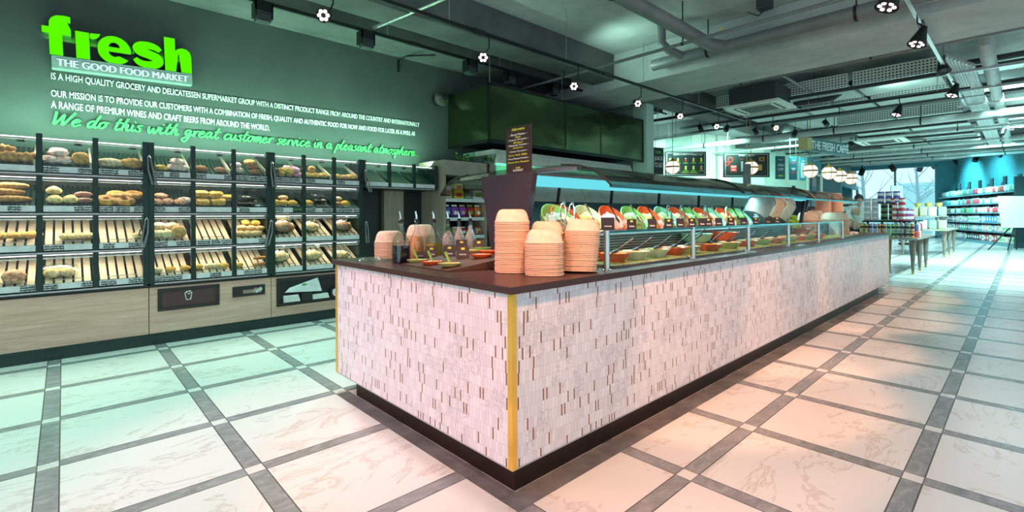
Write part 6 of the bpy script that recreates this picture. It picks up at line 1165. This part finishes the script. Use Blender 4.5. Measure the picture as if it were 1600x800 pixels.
for k_, cols, rows, y_s, zb in (('grey', 2, 4, ty1-.12, RZ_), ('green', 2, 3, ty1-.42, RZ_), ('red', 2, 4, ty0+.42, RZ_), ('blue', 3, 2, ty1-.36, RZ_+.385)):
    for c_ in range(cols):
        for r_ in range(rows):
            o = dup(tps[k_], (tx0+.22, y_s-c_*.135, zb+.001+r_*.121), (0, 0, .1*c_), '%s food tub, %s layer from below, %s column of the %s block on the riser' % (k_, ORD[r_], ['left', 'right'][c_] if cols == 2 else ['left', 'middle', 'right'][c_], k_)); o['category'] = 'tub'
o = MB().box(tx0+.12, ty1-.62, RZ_+.366, tx0+.36, ty1-.32, RZ_+.384).build('shelf_board', 'black_metal'); tag(o, 'black board laid across the green tubs', 'board')
for i, (yy, m_) in enumerate(((ty1-.30, 'paper_white'), (ty1-.36, 'tub_blue'))): pass
for i in range(3):
    for r_ in range(2): o = dup(tps['blue' if (i+r_) % 2 else 'red'], (tx0+.46+.3*i, ty0+.25, RZ_+r_*.121+.001), (0, 0, .3), 'tub on the aisle side of the riser, %s from front, %s layer' % (ORD[i], ('lower', 'upper')[r_])); o['category'] = 'tub'
for o in tps.values(): drop(o)
for i in range(5):
    for r_ in range(2): x = tx0+.30+i*.14; b = MB(); b.lathe([(.045, 0), (.045, .12), (.03, .135), (.03, .15)], 12, (x, ty0+.07, TZ+.001+r_*.152)); o = b.build('spice_tin', ('red_print', 'bag_blue', 'yellow_print', 'paper_white')[(i+r_) % 4], None, True); tag(o, 'small coloured tin along the table right edge, %s from front, %s layer' % (ORD[i], ('lower', 'upper')[r_]), 'tin')
o = thing('price_poster', 'tall grey printed poster rising behind the tubs', 'poster', (14.2, 2.05, RZ_)); MB().obox((14.2, 2.05, RZ_+.56), RT*.14, UP*.24, FW*.008).build('card', 'price_strip_grey', o); MB().tube((14.2, 2.05, RZ_), (14.2, 2.05, RZ_+.34), .01, 6).build('pole', 'black_metal', o)
b = MB()
for k_ in range(5): b.obox(Vector((14.2, 2.05, RZ_+.42+k_*.07))-FW*.009, RT*.11, UP*.010, FW*.0006)
b.build('print_lines', 'white_print', o)
# second, farther display table
table(18.4, 21.4, 1.50, 2.75, .80, 'second grey wood display table behind the can table')
o = thing('table_riser', 'grey riser shelf on the farther table', 'shelf', (19.5, 2.1, .80)); MB().box(18.7, 1.7, 1.16, 21, 2.6, 1.19).build('shelf', 'wood_grey', o)
for x in (18.8, 20.9):
    for y in (1.75, 2.55): MB().box(x-.02, y-.02, .801, x+.02, y+.02, 1.16).build('leg', 'wood_grey', o)
mat('hemp', (.42, .44, .30), .8)
for i in range(4):
    for r_, z in enumerate((.802, 1.192)):
        y = 1.66+.21*i; o = MB().box(18.75, y-.085, z, 18.95, y+.085, z+.27).build('paper_pack', ('hemp', 'can_teal', 'paper_white', 'hemp')[(i+r_) % 4], bevel=.02); tag(o, 'pale paper pack on farther table, %s level, %s from right' % (('lower', 'upper')[r_], ORD[i]), 'pack')
for i in range(5):
    y = 1.95+.14*i; b = MB(); b.lathe([(.045, 0), (.045, .14), (.02, .19), (.02, .25)], 10, (19.3, y, 1.192+.27 if False else 1.192)); o = b.build('sauce_bottle', ('orange_print', 'blackboard', 'can_orange')[i % 3], None, True); tag(o, 'sauce bottle standing at the back of farther table, %s from right' % ORD[i], 'bottle')
for i in range(3): b = MB(); b.lathe([(.06, 0), (.09, .10), (.09, .11), (0, .115)], 12, (19.0, 1.75+.24*i, 1.47)); o = b.build('woven_pot', 'can_gold', None, True); tag(o, 'woven pot on top of the paper packs, %s from right' % ORD[i], 'pot')
# ------------------------------------------------------------------ far wall shelving with products
F0, F1 = Vector((33.3, 3.08, 0)), Vector((25.3, .24, 0)); fd = (F1-F0).normalized(); fn = Vector((-fd.y, fd.x, 0)); fn = fn if fn.y > 0 else -fn; FL = (F1-F0).length
t = thing('wall_shelving', 'long lit wall shelving full of groceries at the far right', 'shelving', tuple((F0+F1)/2-fn*.3))
def ob(a, b, d0, d1, z0, z1, mb): p, q = F0+fd*a, F0+fd*b; mb.hexa([p-fn*d0+UP*z0, q-fn*d0+UP*z0, q-fn*d1+UP*z0, p-fn*d1+UP*z0], [p-fn*d0+UP*z1, q-fn*d0+UP*z1, q-fn*d1+UP*z1, p-fn*d1+UP*z1]); return mb
ob(0, FL, .52, .56, .0, 2.35, MB()).build('back_panel', 'gondola_dark', t); ob(0, FL, 0, .52, 0, .12, MB()).build('base', 'shelf_steel', t)
GZ = [.13, .54, .90, 1.30, 1.68, 2.09]
for z in GZ[1:]: s_ = ob(0, FL, .02, .52, z-.03, z, MB()).build('shelf', 'gondola_dark', t); ob(0, FL, .0, .02, z-.045, z+.01, MB()).build('price_rail', 'shelf_steel', s_)
for k_ in range(8): ob(FL*k_/7-.03, FL*k_/7+.03, .48, .52, .12, 2.4, MB()).build('upright', 'gondola_dark', t)
for k_ in range(7): ob(FL*(k_+.4)/7, FL*(k_+.4)/7+.28, .3, .34, 2.32, 2.72, MB()).build('header_panel', 'gondola_dark', t)
ob(FL, FL+.12, -.05, .60, 0, 2.6, MB()).build('end_frame', 'gondola_dark', t)
for n_, c_ in (('pk_white', (.74, .78, .72)), ('pk_cream', (.66, .66, .48)), ('pk_green', (.14, .45, .25)), ('pk_blue', (.10, .30, .55)), ('pk_red', (.58, .07, .10)), ('pk_pink', (.75, .45, .50)), ('pk_dark', (.05, .07, .10)), ('pk_brown', (.28, .14, .08))): mat(n_, c_, .5)
rnd = random.Random(11)
SH = [[('carton', ['pk_dark', 'pk_cream', 'pk_dark', 'pk_red', 'pk_cream'])], [('carton', ['pk_white', 'pk_blue', 'pk_green', 'pk_pink', 'pk_cream', 'pk_cream'])], [('carton', ['pk_dark', 'pk_pink', 'pk_white', 'pk_blue', 'pk_cream'])], [('jar', ['pk_blue', 'pk_white', 'pk_green', 'pk_cream', 'pk_white', 'pk_brown'])], [('jar', ['pk_blue', 'pk_white', 'pk_red', 'pk_white', 'pk_cream'])], [('pouch', ['pk_white', 'pk_cream', 'pk_pink', 'pk_white', 'pk_white'])]]
def prod(kind, m):
    b = MB(); t_ = bpy.data.objects.new({'carton': 'grocery_carton', 'jar': 'grocery_jar', 'pouch': 'grocery_pouch'}[kind], None); C.objects.link(t_)
    if kind == 'carton': b.box(-.085, -.06, 0, .085, .06, .24); b.build('carton', m, t_, bevel=.006); MB().box(-.06, .0605, .07, .06, .0612, .17).build('print', 'white_print' if m not in ('pk_white', 'pk_cream') else 'pk_green', t_)
    elif kind == 'jar': b.lathe([(.06, 0), (.065, .01), (.065, .17), (.045, .20)], 12); b.build('jar', m, t_, True); MB().lathe([(.05, .20), (.05, .225), (0, .227)], 12).build('lid', 'pk_dark' if m == 'pk_white' else 'white_paint', t_, True)
    else: b.ell((0, 0, .12), .10, .06, .125, 12, 8, .12, 2); b.build('pouch', m, t_, True); MB().box(-.075, -.006, .22, .075, .006, .265).build('seal', 'white_print', t_)
    return t_
gp = {}
for si, z in enumerate(GZ):
    kind, cols = SH[si][0]; n_ = 34
    for k_ in range(n_):
        u = (k_+.5)/n_; m_ = cols[min(len(cols)-1, int(u*len(cols)))] if rnd.random() < .6 else rnd.choice(['pk_white', 'pk_red', 'pk_green', 'pk_pink', 'pk_brown', 'pk_blue']); key = (kind, m_)
        if key not in gp: gp[key] = prod(*key)
        p = F0+fd*(FL*u)-fn*.12; cn_ = m_.split('_')[1]; lab = '%s grocery %s on the %s shelf from floor in far wall shelving' % (cn_, kind, ORD[si])
        s_ = rnd.uniform(.92, 1.06); o = dup(gp[key], (p.x, p.y, z+.002), (0, 0, math.atan2(fd.y, fd.x)+PI+rnd.uniform(-.06, .06)), lab, lab.replace(' grocery', '').split(' in far')[0]+' of far shelving', (1.12, 1.1, s_*(1.05 if z < 2 else 1.0))); o['category'] = kind
for o in gp.values(): drop(o)
# white notice board on a leaning stand by the far shelving
c = atd(1583, 331, 16.4); t = thing('notice_stand', 'white printed notice board on a leaning black stand, far right', 'notice board', (c.x, c.y, 0)); up = (UP+FW*.12).normalized(); nr = RT.cross(up); MB().obox(c, RT*.46, up*.54, nr*.012).build('board', 'paper_white', t)
a = MB(); addtext(a, 'welkom', c+up*.40+nr*.014, RT, up, .42, .09, .01, 'C')
for k_ in range(9): a.obox(c+up*(.22-k_*.07)+nr*.0135, RT*(.36 if k_ % 3 else .26), up*.007, nr*.0005)
a.build('print', 'price_strip_grey', t); b = MB(); p0 = c-up*.5-nr*.03
for s in (-1, 1): f_ = p0+RT*(.34*s)+FW*.25; f_.z = 0; b.tube(p0+RT*(-.1*s*0+.1*s), Vector((f_.x, f_.y, .0))-RT*.3 if s < 0 else Vector((f_.x, f_.y, .0)), .018, 8)
f_ = p0+FW*.02; b.tube(p0, Vector(((p0-RT*.22).x, (p0-RT*.22).y, .0)), .018, 8); b.build('leg', 'iron_black', t, True)
# ------------------------------------------------------------------ people
def skin_obj(name, V, E, Rr, m, parent):
    me = bpy.data.meshes.new(name); off = Vector(parent.location); me.from_pydata([tuple(Vector(v)-off) for v in V], E, []); o = bpy.data.objects.new(name, me); C.objects.link(o); o.parent = parent
    o.modifiers.new('skin', 'SKIN'); sv = me.skin_vertices[0].data
    for i, r in enumerate(Rr): sv[i].radius = (r, r) if not isinstance(r, tuple) else r; sv[i].use_root = (i == 0)
    s_ = o.modifiers.new('sub', 'SUBSURF'); s_.levels = s_.render_levels = 1; me.materials.append(MT[m]); return o
def person(base, face, lab, arms, top_m, leg_m, hair=True, bend=0):
    base = Vector(base); f = Vector(face).normalized(); s = f.cross(UP); t = thing('person', lab, 'person', tuple(base))
    def pt(a, b, z): return base+s*a+f*b+UP*z
    bz = math.sin(bend); 
    def up(a, b, z): h = z-.95; return pt(a, b+h*bz, .95+h*math.cos(bend))
    V, E, Rr = [], [], []
    def av(p, r, to=None):
        V.append(p); Rr.append(r)
        if to is not None: E.append((to, len(V)-1))
        return len(V)-1
    pel = av(pt(0, 0, .95), .13); wa = av(up(0, 0, 1.12), .115, pel); chst = av(up(0, .01, 1.32), .135, wa); nk = av(up(0, 0, 1.48), .055, chst); hd_ = av(up(0, .02, 1.60), .085, nk); ht = av(up(0, .02, 1.70), .07, hd_)
    LEG = []
    for k in (-1, 1):
        h = av(pt(.09*k, 0, .88), .095, pel); kn = av(pt(.10*k, .02, .50), .065, h); an = av(pt(.11*k, 0, .09), .042, kn); he = av(pt(.115*k, .06, .045), .042, an); av(pt(.125*k, .17, .035), .035, he); LEG.append((h, kn, an))
    ARM = []
    for k, (e_, w_) in zip((-1, 1), arms):
        sh_ = av(up(.17*k, 0, 1.42), .058, chst); el = av(up(*e_), .043, sh_); wr = av(up(*w_), .030, el); d = (V[wr]-V[el]).normalized(); pm = av(V[wr]+d*.06, (.034, .02), wr); ARM.append((sh_, el, wr))
        for q in range(4): sd_ = s*(q-1.5)*.016; k1 = av(V[pm]+d*.045+sd_, .009, pm); av(V[k1]+d*(.03 if q in (1, 2) else .024)-UP*.012, .008, k1)
        th = av(V[wr]+d*.035+s*(-.035*k), .010, wr); av(V[th]+d*.03, .009, th)
    skin_obj('body', V, E, Rr, 'skin', t)
    i_ = [wa, chst]; SV = [V[pel]+UP*.06, V[wa], V[chst], up(0, 0, 1.45)]; SE = [(0, 1), (1, 2), (2, 3)]; SR = [.15, .135, .155, .075]
    for sh_, el, wr in ARM: n0 = len(SV); SV += [V[sh_], V[el], V[el].lerp(V[wr], .5)]; SR += [.074, .058, .05]; SE += [(2, n0), (n0, n0+1), (n0+1, n0+2)]
    skin_obj('shirt', SV, SE, SR, top_m, t); SV = [pt(0, 0, 1.0)]; SR = [.15]; SE = []
    for h, kn, an in LEG: n0 = len(SV); SV += [V[h], V[kn], V[an]+UP*.02]; SR += [.112, .082, .062]; SE += [(0, n0), (n0, n0+1), (n0+1, n0+2)]
    skin_obj('trousers', SV, SE, SR, leg_m, t); fc = V[hd_]+UP*.02
    b = MB(); b.ell(fc+UP*.035-f*.022, .092, .095, .105, 14, 9, .06, 3); b.build('hair', 'hair_dark', t, True); b = MB()
    b.ell(fc+f*.088+UP*-.005, .013, .016, .018, 8, 6); b.ell(fc+s*.085, .012, .02, .03, 8, 6); b.ell(fc-s*.085, .012, .02, .03, 8, 6); b.build('nose_and_ears', 'skin', t, True); b = MB()
    for k in (-1, 1): b.ell(fc+s*.032*k+f*.082+UP*.022, .011, .006, .006, 8, 6)
    b.ell(fc+f*.082-UP*.045, .022, .006, .006, 8, 6); b.build('eyes_and_mouth', 'hair_dark', t, True); b = MB()
    for k in (-1, 1): b.path([pt(.115*k, -.05, .04), pt(.118*k, .07, .045), pt(.127*k, .20, .03)], [.045, .052, .038], 10)
    b.build('shoes', 'shoe', t, True); return t
c = atd(1339, 337, 11.7); person((c.x, c.y, 0), (-.75, -.35, 0), 'person in white shirt and dark apron trousers working beyond the counter end', (((-.26, .10, 1.16), (-.16, .30, 1.10)), ((.26, .10, 1.16), (.16, .30, 1.10))), 'cloth_white', 'cloth_navy', bend=.25)
c = atz(1411, 382.5, 0); person((c.x, c.y, 0), (-.6, -.6, 0), 'person in blue jeans and dark shoes standing behind the can table', (((-.25, .0, 1.15), (-.26, .08, .92)), ((.25, .0, 1.15), (.26, .08, .92))), 'cloth_navy', 'denim')
